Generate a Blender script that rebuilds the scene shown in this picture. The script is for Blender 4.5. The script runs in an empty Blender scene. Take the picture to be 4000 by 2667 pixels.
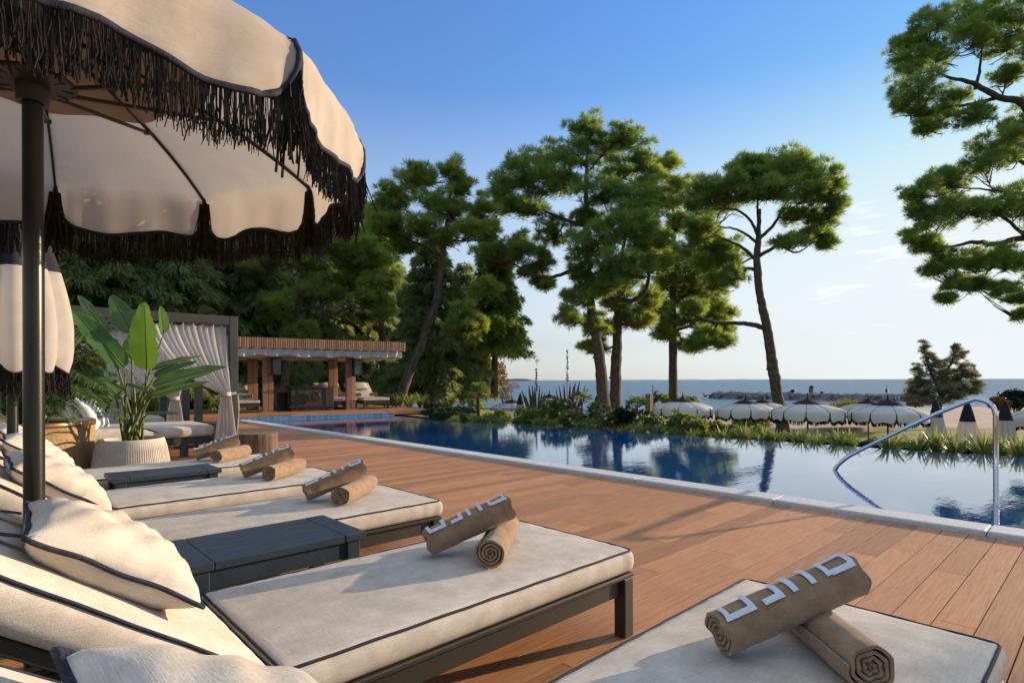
import bpy, bmesh, math, random
import numpy as np
from mathutils import Vector, Matrix
R = math.radians
sc = bpy.context.scene
S = 1.25                                   # metres per layout unit
# ------------------------------------------------------------------ camera
YAW, ROLL = R(43.0), R(0.2)
cam_d = bpy.data.cameras.new('camera'); cam = bpy.data.objects.new('camera', cam_d)
sc.collection.objects.link(cam); sc.camera = cam
cam_d.sensor_width = 36; cam_d.lens = 36*2223/4000; cam_d.shift_y = 0.0378
cam_d.clip_start = 0.05; cam_d.clip_end = 60000
cam.matrix_world = Matrix.Translation((0, 0, 1.0*S)) @ Matrix.Rotation(-YAW, 4, 'Z') @ Matrix.Rotation(R(90), 4, 'X') @ Matrix.Rotation(-ROLL, 4, 'Z')
# ------------------------------------------------------------------ sky and sun
SUN_BEAR, SUN_EL = 107.0, 11.2              # bearing clockwise from +Y
wd = bpy.data.worlds.new('World'); sc.world = wd; wd.use_nodes = True
nt = wd.node_tree; nt.nodes.clear()
def wn(t, **k):
    n = nt.nodes.new(t)
    for a, v in k.items(): setattr(n, a, v)
    return n
sky = wn('ShaderNodeTexSky', sky_type='NISHITA', sun_disc=False)
sky.sun_elevation = R(SUN_EL); sky.sun_rotation = R(SUN_BEAR)
sky.altitude = 0; sky.air_density = 1.0; sky.dust_density = 0.1; sky.ozone_density = 3.0
bg = wn('ShaderNodeBackground'); bg.inputs[1].default_value = 0.15
wo = wn('ShaderNodeOutputWorld')
# thin wisps of cloud, low over the sea
def DIRV(bear, el): return (math.sin(R(bear))*math.cos(R(el)), math.cos(R(bear))*math.cos(R(el)), math.sin(R(el)))
tc = wn('ShaderNodeTexCoord'); mp = wn('ShaderNodeMapping'); mp.inputs['Scale'].default_value = (5, 5, 26)
mp.inputs['Rotation'].default_value = (R(6), R(-9), 0)
nz = wn('ShaderNodeTexNoise'); nz.inputs['Scale'].default_value = 2.2; nz.inputs['Detail'].default_value = 7; nz.inputs['Roughness'].default_value = .55
rp = wn('ShaderNodeValToRGB'); rp.color_ramp.elements[0].position = .57; rp.color_ramp.elements[1].position = .80
def mth(op, a, b=None, c=None):
    n = wn('ShaderNodeMath', operation=op)
    for i, v in enumerate((a, b, c)):
        if v is None: continue
        if isinstance(v, (int, float)): n.inputs[i].default_value = v
        else: nt.links.new(v, n.inputs[i])
    return n.outputs[0]
L = nt.links.new
L(tc.outputs['Generated'], mp.inputs[0]); L(mp.outputs[0], nz.inputs['Vector']); L(nz.outputs[0], rp.inputs[0])
mask = None
for (b, e, w) in ((78, 12, 7.0), (74, 7.5, 5.0)):
    dp = wn('ShaderNodeVectorMath', operation='DOT_PRODUCT'); dp.inputs[1].default_value = DIRV(b, e)
    L(tc.outputs['Generated'], dp.inputs[0])
    m = wn('ShaderNodeMapRange'); m.inputs[1].default_value = math.cos(R(w)); m.inputs[2].default_value = 1.0
    L(dp.outputs['Value'], m.inputs[0])
    mask = m.outputs[0] if mask is None else mth('MAXIMUM', mask, m.outputs[0])
fac = mth('MULTIPLY', rp.outputs[0], mask)
mxc = wn('ShaderNodeMix', data_type='RGBA'); mxc.inputs[7].default_value = (3.2, 3.1, 3.0, 1)
sp = wn('ShaderNodeSeparateXYZ'); L(tc.outputs['Generated'], sp.inputs[0])
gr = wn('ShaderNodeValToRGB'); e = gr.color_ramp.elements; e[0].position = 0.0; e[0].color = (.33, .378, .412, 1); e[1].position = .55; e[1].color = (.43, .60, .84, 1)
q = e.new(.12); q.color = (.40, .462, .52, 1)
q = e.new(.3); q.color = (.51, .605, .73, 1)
for ps, cl in ((.64, (.60, .72, .92, 1)), (.80, (2.0, 1.75, 1.45, 1))): q = e.new(ps); q.color = cl  # sky overhead, above the view, brightened and warmed as added fill light
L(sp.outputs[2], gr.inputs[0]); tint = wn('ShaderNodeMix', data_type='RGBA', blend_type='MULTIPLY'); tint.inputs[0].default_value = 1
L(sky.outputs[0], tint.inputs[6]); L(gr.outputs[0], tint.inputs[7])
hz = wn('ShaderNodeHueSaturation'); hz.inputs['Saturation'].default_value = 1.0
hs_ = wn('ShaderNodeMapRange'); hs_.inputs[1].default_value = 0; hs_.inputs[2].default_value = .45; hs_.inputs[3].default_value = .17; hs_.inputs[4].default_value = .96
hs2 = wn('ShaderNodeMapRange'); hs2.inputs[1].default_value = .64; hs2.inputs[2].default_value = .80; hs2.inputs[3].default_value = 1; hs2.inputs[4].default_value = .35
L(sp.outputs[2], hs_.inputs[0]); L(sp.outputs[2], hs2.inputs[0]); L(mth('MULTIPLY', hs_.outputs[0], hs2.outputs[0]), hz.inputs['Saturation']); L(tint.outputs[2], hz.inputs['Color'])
sxyz = wn('ShaderNodeSeparateXYZ'); cxyz = wn('ShaderNodeCombineXYZ'); L(hz.outputs[0], sxyz.inputs[0])
for i_, cap in enumerate((2.28, 2.42, 2.52)): L(mth('MAXIMUM', mth('SMOOTH_MIN', sxyz.outputs[i_], cap, 1.1), 0.0), cxyz.inputs[i_])   # soft cap on sky brightness evens the glare by the sun
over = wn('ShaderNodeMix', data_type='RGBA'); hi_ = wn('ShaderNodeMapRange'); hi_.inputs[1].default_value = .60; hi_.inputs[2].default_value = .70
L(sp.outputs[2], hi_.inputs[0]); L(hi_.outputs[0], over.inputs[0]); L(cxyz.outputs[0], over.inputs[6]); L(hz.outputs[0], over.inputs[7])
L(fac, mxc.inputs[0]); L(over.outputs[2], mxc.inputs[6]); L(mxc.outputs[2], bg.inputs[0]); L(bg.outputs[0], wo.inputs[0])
sun_d = bpy.data.lights.new('sun', 'SUN'); sun_d.energy = 3.0; sun_d.angle = R(0.5); sun_d.color = (1.0, 0.78, 0.55)
sun = bpy.data.objects.new('sun', sun_d); sc.collection.objects.link(sun)
sd = Vector(DIRV(SUN_BEAR, SUN_EL)); sun.rotation_euler = sd.to_track_quat('Z', 'Y').to_euler()
sun.location = (60, -20, 30)
sc.view_settings.view_transform = 'Standard'; sc.view_settings.look = 'None'; sc.view_settings.exposure = 1.35; sc.view_settings.gamma = 1
sc.render.engine = 'CYCLES'
cy = sc.cycles; cy.max_bounces = 7; cy.diffuse_bounces = 3; cy.glossy_bounces = 3; cy.transmission_bounces = 4; cy.transparent_max_bounces = 12
cy.use_denoising = True; cy.sample_clamp_indirect = 6
cy.caustics_reflective = False; cy.caustics_refractive = False
# ------------------------------------------------------------------ helpers
FP, CX, CY = 2223.0, 2000.0, 1484.7        # lens measures of the survey photograph
sb, cb = math.sin(YAW), math.cos(YAW)
def W(xd, yd, d):
    """A surveyed sighting (photo column/row at 2352 wide) at distance d -> a point in layout units."""
    u, v = xd*1.70068-CX, yd*1.70068-CY
    c, s = math.cos(ROLL), math.sin(ROLL); u, v = c*u-s*v, s*u+c*v
    l = u/FP*d
    return Vector((sb*d+cb*l, cb*d-sb*l, 1.0-v/FP*d))
def G(xd, z, d):
    p = W(xd, 873, d); return Vector((p.x, p.y, z))
PXU = lambda px, d: px*1.70068/FP*d        # photo width at a distance -> layout units
RV = Vector((cb, -sb, 0)); FV = Vector((sb, cb, 0))

COL = sc.collection
def link(o, parent=None):
    COL.objects.link(o)
    if parent is not None: o.parent = parent
    return o
def tag(o, label=None, cat=None, group=None, kind=None):
    for k, v in (('label', label), ('category', cat), ('group', group), ('kind', kind)):
        if v: o[k] = v
    return o
def thing(name, label, cat, loc=(0, 0, 0), rz=0, group=None):
    o = bpy.data.objects.new(name, None); o.empty_display_size = .1
    o.location = Vector(loc)*S; o.rotation_euler = (0, 0, rz); link(o)
    return tag(o, label, cat, group)
KIDS = {}
def dup(o, loc=None, rz=None, label=None, parent=None, group=None, scale=None):
    c = o.copy(); link(c, parent)
    if loc is not None: c.location = Vector(loc)*S
    if rz is not None: c.rotation_euler = (c.rotation_euler[0], c.rotation_euler[1], rz)
    if scale is not None: c.scale = (scale,)*3 if not hasattr(scale, '__len__') else scale
    if label: c['label'] = label
    if group: c['group'] = group
    for ch in list(KIDS.get(o.name, [])):
        k = dup(ch, parent=c); KIDS.setdefault(c.name, []).append(k)
    return c

class MB:
    def __init__(s): s.v = []; s.f = []; s.mi = []; s.a = []; s.n = 0; s.cur = 0; s.av = 0.0; s.fl = True
    def add(s, vs, fs):
        b = s.n; s.v.extend([tuple(p) for p in vs]); s.n += len(vs)
        s.a.extend([s.av]*len(vs))
        for f in fs: s.f.append(tuple(i+b for i in f)); s.mi.append(s.cur)
        return s
    def box(s, c, size, rz=0, bev=0, M=None):
        x, y, z = [q/2 for q in size]
        bm = bmesh.new(); bmesh.ops.create_cube(bm, size=1)
        for v in bm.verts: v.co = Vector((v.co.x*2*x, v.co.y*2*y, v.co.z*2*z))
        if bev > 0: bmesh.ops.bevel(bm, geom=list(bm.edges), offset=min(bev, x*.9, y*.9, z*.9), segments=1, affect='EDGES', profile=.5)
        T = Matrix.Translation(Vector(c)) @ Matrix.Rotation(rz, 4, 'Z')
        if M is not None: T = M @ T
        bm.verts.index_update()
        vs = [T @ v.co for v in bm.verts]; fs = [[v.index for v in f.verts] for f in bm.faces]; bm.free()
        return s.add(vs, fs)
    def bar(s, p0, p1, w, h, bev=.0, up=Vector((0, 0, 1))):
        p0, p1 = Vector(p0), Vector(p1); d = p1-p0; l = d.length; d.normalize()
        side = up.cross(d)
        if side.length < 1e-4: side = Vector((1, 0, 0))
        side.normalize(); u2 = d.cross(side)
        M = Matrix((d, side, u2)).transposed().to_4x4(); M.translation = (p0+p1)/2
        return s.box((0, 0, 0), (l, w, h), bev=bev, M=M)
    def tube(s, pts, rad, n=8, cap=True, closed=False):
        pts = [Vector(p) for p in pts]; m = len(pts)
        if not hasattr(rad, '__len__'): rad = [rad]*m
        ref = None; vs = []; fs = []
        for i, p in enumerate(pts):
            if closed: t = pts[(i+1) % m]-pts[i-1]
            else: t = pts[min(i+1, m-1)]-pts[max(i-1, 0)]
            if t.length < 1e-9: t = Vector((0, 0, 1))
            t.normalize()
            if ref is None:
                ref = t.orthogonal().normalized()
            ref = (ref-t*ref.dot(t))
            if ref.length < 1e-6: ref = t.orthogonal()
            ref.normalize(); b = t.cross(ref)
            for k in range(n):
                a = 2*math.pi*k/n; vs.append(p+(ref*math.cos(a)+b*math.sin(a))*rad[i])
        for i in range(m if closed else m-1):
            j = (i+1) % m
            for k in range(n): fs.append((i*n+k, i*n+(k+1) % n, j*n+(k+1) % n, j*n+k))
        if cap and not closed:
            fs.append(tuple(range(n))[::-1]); fs.append(tuple((m-1)*n+k for k in range(n)))
        return s.add(vs, fs)
    def lathe(s, prof, n=32, c=(0, 0, 0), fn=None):
        vs = []; fs = []; c = Vector(c); m = len(prof)
        for (r, z) in prof:
            for k in range(n):
                a = 2*math.pi*k/n; rr = r if fn is None else fn(r, z, a)
                vs.append(c+Vector((rr*math.cos(a), rr*math.sin(a), z)))
        for i in range(m-1):
            for k in range(n): fs.append((i*n+k, i*n+(k+1) % n, (i+1)*n+(k+1) % n, (i+1)*n+k))
        return s.add(vs, fs)
    def grid(s, fn, nu, nv):
        vs = [Vector(fn(i/nu, j/nv)) for j in range(nv+1) for i in range(nu+1)]
        fs = [(j*(nu+1)+i, j*(nu+1)+i+1, (j+1)*(nu+1)+i+1, (j+1)*(nu+1)+i) for j in range(nv) for i in range(nu)]
        return s.add(vs, fs)
    def sheet(s, fn, nu, nv, th):
        """closed thin sheet: fn(u,v)->(point, normal)"""
        top = []; bot = []
        for j in range(nv+1):
            for i in range(nu+1):
                p, n = fn(i/nu, j/nv); top.append(p+n*th/2); bot.append(p-n*th/2)
        N = len(top); w = nu+1; fs = []
        for j in range(nv):
            for i in range(nu):
                a = j*w+i; fs.append((a, a+1, a+w+1, a+w)); fs.append((N+a, N+a+w, N+a+w+1, N+a+1))
        for i in range(nu):
            fs.append((i, N+i, N+i+1, i+1)); a = nv*w+i; fs.append((a, a+1, N+a+1, N+a))
        for j in range(nv):
            a = j*w; fs.append((a, a+w, N+a+w, N+a)); a = j*w+nu; fs.append((a, N+a, N+a+w, a+w))
        return s.add(top+bot, fs)
    def build(s, name, mats, parent=None, smooth=False, loc=None, rot=None, auto=None):
        me = bpy.data.meshes.new(name)
        me.from_pydata([(x*S, y*S, z*S) for x, y, z in s.v], [], s.f)
        if not isinstance(mats, (list, tuple)): mats = [mats]
        for m in mats: me.materials.append(m)
        if any(s.mi): me.polygons.foreach_set('material_index', s.mi)
        at = me.attributes.new('rnd', 'FLOAT', 'POINT'); at.data.foreach_set('value', s.a)
        if smooth: me.polygons.foreach_set('use_smooth', [True]*len(s.f))
        if auto is not None: me.set_sharp_from_angle(angle=R(auto))
        me.update()
        o = bpy.data.objects.new(name, me); link(o, parent)
        if loc is not None: o.location = Vector(loc)*S
        if rot is not None: o.rotation_euler = rot
        if parent is not None: KIDS.setdefault(parent.name, []).append(o)
        return o
def npmesh(name, V, F, A, mat, parent=None, loc=None):
    """fast build from numpy: V (n,3), F (m,k) same-size polygons, A (n,)"""
    me = bpy.data.meshes.new(name); n, (m, k) = len(V), F.shape
    me.vertices.add(n); me.vertices.foreach_set('co', (V*S).astype(np.float32).ravel())
    me.loops.add(m*k); me.loops.foreach_set('vertex_index', F.astype(np.int32).ravel())
    me.polygons.add(m); me.polygons.foreach_set('loop_start', np.arange(0, m*k, k, dtype=np.int32))
    at = me.attributes.new('rnd', 'FLOAT', 'POINT'); at.data.foreach_set('value', A.astype(np.float32))
    me.materials.append(mat); me.update(); me.validate()
    o = bpy.data.objects.new(name, me); link(o, parent)
    if loc is not None: o.location = Vector(loc)*S
    if parent is not None: KIDS.setdefault(parent.name, []).append(o)
    return o
def smooth_path(pts, n=6):
    """Catmull-Rom through points (any dimension)"""
    P = [np.array(p, float) for p in pts]; out = []
    P = [2*P[0]-P[1]]+P+[2*P[-1]-P[-2]]
    for i in range(1, len(P)-2):
        for k in range(n):
            t = k/n; a, b, c, d = P[i-1:i+3]
            out.append(.5*((2*b)+(c-a)*t+(2*a-5*b+4*c-d)*t*t+(3*b-a-3*c+d)*t**3))
    out.append(P[-2]); return out
# ------------------------------------------------------------------ materials
def mat(name, c1, c2=None, rough=.6, spec=.3, ns=6, st=(1, 1, 1), bump=0, bs=60, bst=None, metal=0, transl=0, tcol=None,
        attr=0, lo=.35, hi=.65, det=5, sheen=0, alpha=1, bdist=.01, rot=None):
    m = bpy.data.materials.new(name); m.use_nodes = True; t = m.node_tree; N = t.nodes; N.clear(); ln = t.links.new
    out = N.new('ShaderNodeOutputMaterial'); p = N.new('ShaderNodeBsdfPrincipled')
    p.inputs['Roughness'].default_value = rough; p.inputs['Metallic'].default_value = metal
    p.inputs['Specular IOR Level'].default_value = spec
    if sheen: p.inputs['Sheen Weight'].default_value = sheen; p.inputs['Sheen Roughness'].default_value = .5
    co = N.new('ShaderNodeTexCoord'); oi = N.new('ShaderNodeObjectInfo')
    ml = N.new('ShaderNodeMath'); ml.operation = 'MULTIPLY'; ml.inputs[1].default_value = 37.0; ln(oi.outputs['Random'], ml.inputs[0])
    def noise(scale, stretch, detail):
        mp = N.new('ShaderNodeMapping'); mp.inputs['Scale'].default_value = stretch
        if rot: mp.inputs['Rotation'].default_value = rot
        nz = N.new('ShaderNodeTexNoise'); nz.noise_dimensions = '4D'; nz.inputs['Scale'].default_value = scale; nz.inputs['Detail'].default_value = detail
        ln(co.outputs['Object'], mp.inputs[0]); ln(mp.outputs[0], nz.inputs['Vector']); ln(ml.outputs[0], nz.inputs['W'])
        return nz.outputs[0]
    col = None
    if c2 is None: c2 = c1
    rp = N.new('ShaderNodeValToRGB'); e = rp.color_ramp.elements
    e[0].position, e[1].position = lo, hi; e[0].color = (*c1, 1); e[1].color = (*c2, 1)
    ln(noise(ns, st, det), rp.inputs[0]); col = rp.outputs[0]
    if attr:
        at = N.new('ShaderNodeAttribute'); at.attribute_name = 'rnd'
        mr = N.new('ShaderNodeMapRange'); mr.inputs[3].default_value = 1-attr; mr.inputs[4].default_value = 1+attr
        ln(at.outputs['Fac'], mr.inputs[0])
        vm = N.new('ShaderNodeVectorMath'); vm.operation = 'SCALE'; ln(col, vm.inputs[0]); ln(mr.outputs[0], vm.inputs['Scale']); col = vm.outputs[0]
    ln(col, p.inputs['Base Color'])
    if bump:
        bn = N.new('ShaderNodeBump'); bn.inputs['Strength'].default_value = bump; bn.inputs['Distance'].default_value = bdist
        ln(noise(bs, bst or st, 4), bn.inputs['Height']); ln(bn.outputs[0], p.inputs['Normal'])
    last = p.outputs[0]
    if transl:
        tr = N.new('ShaderNodeBsdfTranslucent')
        if tcol: tr.inputs[0].default_value = (*tcol, 1)
        else: ln(col, tr.inputs[0])
        mx = N.new('ShaderNodeMixShader'); mx.inputs[0].default_value = transl; ln(last, mx.inputs[1]); ln(tr.outputs[0], mx.inputs[2]); last = mx.outputs[0]
    if alpha < 1:
        tp = N.new('ShaderNodeBsdfTransparent'); mx = N.new('ShaderNodeMixShader'); mx.inputs[0].default_value = alpha
        ln(tp.outputs[0], mx.inputs[1]); ln(last, mx.inputs[2]); last = mx.outputs[0]
    ln(last, out.inputs[0]); return m
def fabric(name, c1, c2, scale=1.0, transl=0, bump=.22):
    """woven cloth: crossed slubby threads"""
    m = mat(name, c1, c2, rough=.9, spec=.12, ns=10, transl=transl, tcol=(.86, .82, .78) if transl else None)
    t = m.node_tree; N = t.nodes; ln = t.links.new; p = next(n for n in N if n.type == 'BSDF_PRINCIPLED')
    co = next(n for n in N if n.type == 'TEX_COORD')
    hs = []
    for st in ((18, 420, 420), (420, 18, 420)):
        mp = N.new('ShaderNodeMapping'); mp.inputs['Scale'].default_value = [q*scale for q in st]
        nz = N.new('ShaderNodeTexNoise'); nz.inputs['Scale'].default_value = 1.0; nz.inputs['Detail'].default_value = 2
        ln(co.outputs['Object'], mp.inputs[0]); ln(mp.outputs[0], nz.inputs['Vector']); hs.append(nz.outputs[0])
    ad = N.new('ShaderNodeMath'); ad.operation = 'ADD'; ln(hs[0], ad.inputs[0]); ln(hs[1], ad.inputs[1])
    big = N.new('ShaderNodeTexNoise'); big.inputs['Scale'].default_value = 9; big.inputs['Detail'].default_value = 3
    ln(co.outputs['Object'], big.inputs['Vector'])
    ad2 = N.new('ShaderNodeMath'); ad2.operation = 'MULTIPLY_ADD'; ad2.inputs[1].default_value = .25; ln(big.outputs[0], ad2.inputs[0]); ln(ad.outputs[0], ad2.inputs[2])
    bn = N.new('ShaderNodeBump'); bn.inputs['Strength'].default_value = bump; bn.inputs['Distance'].default_value = .0028
    ln(ad2.outputs[0], bn.inputs['Height']); ln(bn.outputs[0], p.inputs['Normal'])
    rp = N.new('ShaderNodeMapRange'); rp.inputs[1].default_value = .6; rp.inputs[2].default_value = 1.4; rp.inputs[3].default_value = .8; rp.inputs[4].default_value = 1.16
    ln(ad.outputs[0], rp.inputs[0])
    vm = N.new('ShaderNodeVectorMath'); vm.operation = 'SCALE'; src = p.inputs['Base Color'].links[0].from_socket
    ln(src, vm.inputs[0]); ln(rp.outputs[0], vm.inputs['Scale']); ln(vm.outputs[0], p.inputs['Base Color'])
    return m
M = {}
M['linen'] = fabric('linen', (.50, .44, .36), (.62, .55, .46))
M['navy'] = mat('navy_cord', (.014, .016, .028), (.025, .028, .045), rough=.8, ns=60, bump=.4, bs=200)
M['frame'] = mat('olive_painted_metal', (.030, .028, .020), (.040, .036, .026), rough=.42, spec=.4, ns=4, bump=.08, bs=90)
M['table'] = mat('charcoal_painted_wood', (.024, .034, .044), (.034, .046, .056), rough=.38, spec=.4, ns=5, st=(1, 8, 1), bump=.15, bs=40, bst=(1, 12, 1))
M['pole'] = mat('dark_anodised_pole', (.035, .034, .027), (.045, .043, .034), rough=.28, spec=.5, metal=.75, ns=3)
M['canopy'] = fabric('canopy_cloth', (.57, .495, .42), (.66, .59, .515), .7, transl=.50, bump=.12)
M['beachcloth'] = fabric('beach_canopy_cloth', (.74, .72, .68), (.82, .80, .76), .7, transl=.42, bump=.12)
M['capcloth'] = mat('black_canopy_cloth', (.012, .012, .015), (.018, .018, .022), rough=.85)
M['lining'] = mat('tan_lining', (.30, .22, .16), (.36, .27, .2), rough=.9)
M['fringe'] = mat('fringe_cord', (.015, .011, .009), (.042, .029, .021), rough=.8, ns=30, attr=.6)
M['towel'] = mat('towel_terry', (.25, .15, .078), (.34, .215, .115), rough=.95, spec=.1, ns=25, bump=.9, bs=260, sheen=.3, bdist=.006)
M['letter'] = mat('towel_lettering', (.60, .64, .68), (.68, .71, .74), rough=.95, spec=.1, ns=40, bump=.7, bs=260, bdist=.005)
M['wood'] = mat('deck_wood', (.37, .155, .064), (.535, .262, .118), rough=.5, spec=.35, ns=3, st=(1.2, 26, 10), attr=.2, bump=.25, bs=5, bst=(2, 60, 20), lo=.3, hi=.7, bdist=.004)
M['gap'] = mat('under_deck', (.01, .008, .006), rough=.9)
M['granite'] = mat('granite', (.44, .425, .40), (.68, .66, .62), rough=.75, ns=170, bump=.5, bs=190, lo=.4, hi=.6, bdist=.006)
M['cabana'] = mat('cabana_frame_paint', (.040, .040, .036), (.052, .051, .046), rough=.5, ns=4)
M['pavwood'] = mat('pavilion_timber', (.30, .145, .075), (.42, .22, .12), rough=.55, ns=4, st=(14, 14, 1.2), attr=.28, bump=.2, bs=8, bst=(40, 40, 2))
M['darkwood'] = mat('counter_dark_timber', (.070, .052, .038), (.11, .082, .058), rough=.5, ns=5, st=(12, 12, 1), attr=.3)
M['white_cloth'] = mat('awning_cloth', (.60, .58, .54), (.70, .67, .62), rough=.9, ns=5, transl=.25, bump=.2, bs=12)
M['sheer'] = mat('sheer_curtain', (.74, .71, .66), (.84, .81, .76), rough=.95, ns=6, st=(20, 20, 1), transl=.5, alpha=.80)
M['terrac'] = mat('ribbed_planter', (.46, .40, .34), (.54, .47, .40), rough=.85, ns=12, bump=.15, bs=80)
M['soil'] = mat('soil', (.02, .014, .009), (.04, .028, .018), rough=.95, ns=30, bump=.8, bs=50)
M['stump'] = mat('stump_bark', (.10, .062, .038), (.20, .13, .085), rough=.85, ns=5, st=(9, 9, .8), bump=.7, bs=7, bst=(14, 14, 1), bdist=.015)
M['stumptop'] = mat('stump_top', (.15, .10, .065), (.24, .17, .11), rough=.8, ns=14, bump=.3, bs=30)
M['basket'] = mat('woven_gold_basket', (.24, .155, .065), (.40, .27, .12), rough=.6, ns=16, st=(3, 3, 5), bump=.8, bs=26, bst=(1, 1, 1.6), bdist=.015)
M['brass'] = mat('copper_rim', (.50, .32, .16), rough=.3, metal=.9)
M['steel'] = mat('polished_steel', (.62, .63, .64), rough=.07, metal=1)
M['bark'] = mat('pine_bark', (.060, .042, .030), (.15, .108, .078), rough=.9, ns=5, st=(3, 3, .7), bump=1.0, bs=8, bst=(4, 4, .9), lo=.4, hi=.62, bdist=.06)
M['twig'] = mat('twig_bark', (.045, .032, .023), (.08, .06, .045), rough=.9, ns=8)
def leafmat(name, c1, c2, tr=.35, tc=None, attr=.5, ns=.8, rough=.55, spec=.25):
    return mat(name, c1, c2, rough=rough, spec=spec, ns=ns, attr=attr, transl=tr, tcol=tc, lo=.38, hi=.62)
M['needle'] = leafmat('pine_needles', (.074, .142, .038), (.165, .235, .055), tr=.5, tc=(.40, .52, .09), ns=.5)
M['needle_warm'] = leafmat('pine_needles_warm', (.094, .158, .038), (.205, .250, .055), tr=.5, tc=(.46, .54, .09), ns=.5)
M['cedar'] = leafmat('cedar_needles', (.105, .160, .074), (.205, .25, .095), tr=.44, tc=(.40, .46, .14), ns=.6)
M['rust'] = leafmat('rust_leaves', (.17, .085, .030), (.28, .15, .06), tc=(.34, .18, .05))
M['tamarisk'] = leafmat('tamarisk_leaves', (.12, .13, .09), (.19, .19, .12), tr=.4, tc=(.3, .29, .14))
M['dryleaf'] = leafmat('dry_leaves', (.20, .12, .06), (.30, .20, .11), tc=(.3, .2, .1))
M['blade'] = leafmat('strap_leaves', (.055, .095, .028), (.15, .19, .058), tr=.4, tc=(.30, .34, .08), ns=2.5, attr=.5, rough=.4)
M['shrub'] = leafmat('shrub_leaves', (.055, .098, .026), (.135, .175, .040), tr=.4, tc=(.27, .32, .06), ns=2)
M['shrub_dark'] = leafmat('dark_shrub_leaves', (.014, .034, .016), (.035, .058, .022), tr=.2, ns=2)
M['agave'] = leafmat('agave_leaves', (.070, .095, .055), (.13, .14, .075), tr=.1, ns=2)
M['agave_red'] = leafmat('agave_red_leaves', (.10, .060, .045), (.16, .09, .06), tr=.1, ns=2)
M['banana'] = leafmat('banana_leaves', (.028, .080, .012), (.060, .135, .022), tr=.35, tc=(.15, .27, .02), ns=3, attr=.3, rough=.35, spec=.45)
M['stalk'] = leafmat('leaf_stalks', (.10, .13, .03), (.18, .19, .055), tr=.1, ns=4, attr=.2)
M['palm'] = leafmat('palm_leaflets', (.030, .065, .020), (.085, .130, .034), tr=.35, tc=(.22, .30, .06), ns=2, attr=.5, rough=.38)
M['petal'] = leafmat('petals', (.62, .42, .40), (.75, .62, .55), tr=.3, ns=8)
M['seed'] = leafmat('seed_heads', (.10, .07, .045), (.16, .11, .07), tr=.1, ns=8)
M['lawn'] = mat('lawn', (.13, .155, .028), (.30, .27, .05), rough=.9, ns=.55, bump=.5, bs=40, det=8)
M['sand'] = mat('beach_sand', (.33, .235, .17), (.46, .345, .255), rough=.95, ns=.35, bump=.5, bs=6, det=8, bdist=.1)
M['rock'] = mat('jetty_rock', (.10, .092, .085), (.21, .195, .18), rough=.9, ns=.8, bump=1, bs=2, bdist=.2)
M['grassdry'] = leafmat('dry_grass', (.17, .15, .055), (.30, .26, .10), tr=.3, ns=1)
M['mat_white'] = M['linen']
M['print'] = mat('printed_cushion', (.62, .60, .56), (.70, .68, .64), rough=.9, ns=9, bump=.2, bs=90)
M['printmark'] = mat('cushion_print', (.10, .12, .09), (.16, .17, .13), rough=.9, ns=20)
M['postwood'] = mat('weathered_post', (.13, .088, .058), (.22, .15, .105), rough=.85, ns=4, st=(8, 8, 1), bump=.4, bs=9, bst=(14, 14, 1))
M['black'] = mat('black_metal', (.012, .012, .012), rough=.5)
M['island'] = mat('island_scrub', (.06, .085, .095), (.085, .11, .115), rough=1, ns=.02)
M['glass'] = mat('lantern_glass', (.055, .06, .05), (.12, .12, .085), rough=.15, spec=.6, ns=14, alpha=.8)
# water, sea and pool tiles
def water(name, base, bs, st, strength, dist, rough=.02, b2=None):
    m = mat(name, base, rough=rough, spec=.5); t = m.node_tree; N = t.nodes; ln = t.links.new
    p = next(n for n in N if n.type == 'BSDF_PRINCIPLED'); p.inputs['IOR'].default_value = 1.33 if name != 'pool_water' else 1.6; p.inputs['Coat Weight'].default_value = 0 if name != 'pool_water' else .45; p.inputs['Coat Roughness'].default_value = .02
    co = N.new('ShaderNodeTexCoord'); prev = None
    for (s_, st_, k_) in ([(bs, st, strength)]+(b2 or [])):
        mp = N.new('ShaderNodeMapping'); mp.inputs['Scale'].default_value = st_; mp.inputs['Rotation'].default_value = (0, 0, YAW)
        nz = N.new('ShaderNodeTexNoise'); nz.inputs['Scale'].default_value = s_; nz.inputs['Detail'].default_value = 3
        ln(co.outputs['Object'], mp.inputs[0]); ln(mp.outputs[0], nz.inputs['Vector'])
        bn = N.new('ShaderNodeBump'); bn.inputs['Strength'].default_value = k_; bn.inputs['Distance'].default_value = dist
        ln(nz.outputs[0], bn.inputs['Height'])
        if prev: ln(prev, bn.inputs['Normal'])
        prev = bn.outputs[0]
    ln(prev, p.inputs['Normal']); ln(prev, p.inputs['Coat Normal']); return m
M['pool'] = water('pool_water', (.003, .064, .205), 1.8, (1, 2.6, 1), .032, .05, b2=[(9, (1, 2.4, 1), .014)])
M['sea'] = water('sea_water', (.030, .105, .175), .35, (1, 3, 1), .9, .5, rough=.30, b2=[(1.6, (1, 2, 1), .6)])
next(n for n in M['sea'].node_tree.nodes if n.type == 'BSDF_PRINCIPLED').inputs['Specular IOR Level'].default_value = .22
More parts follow.
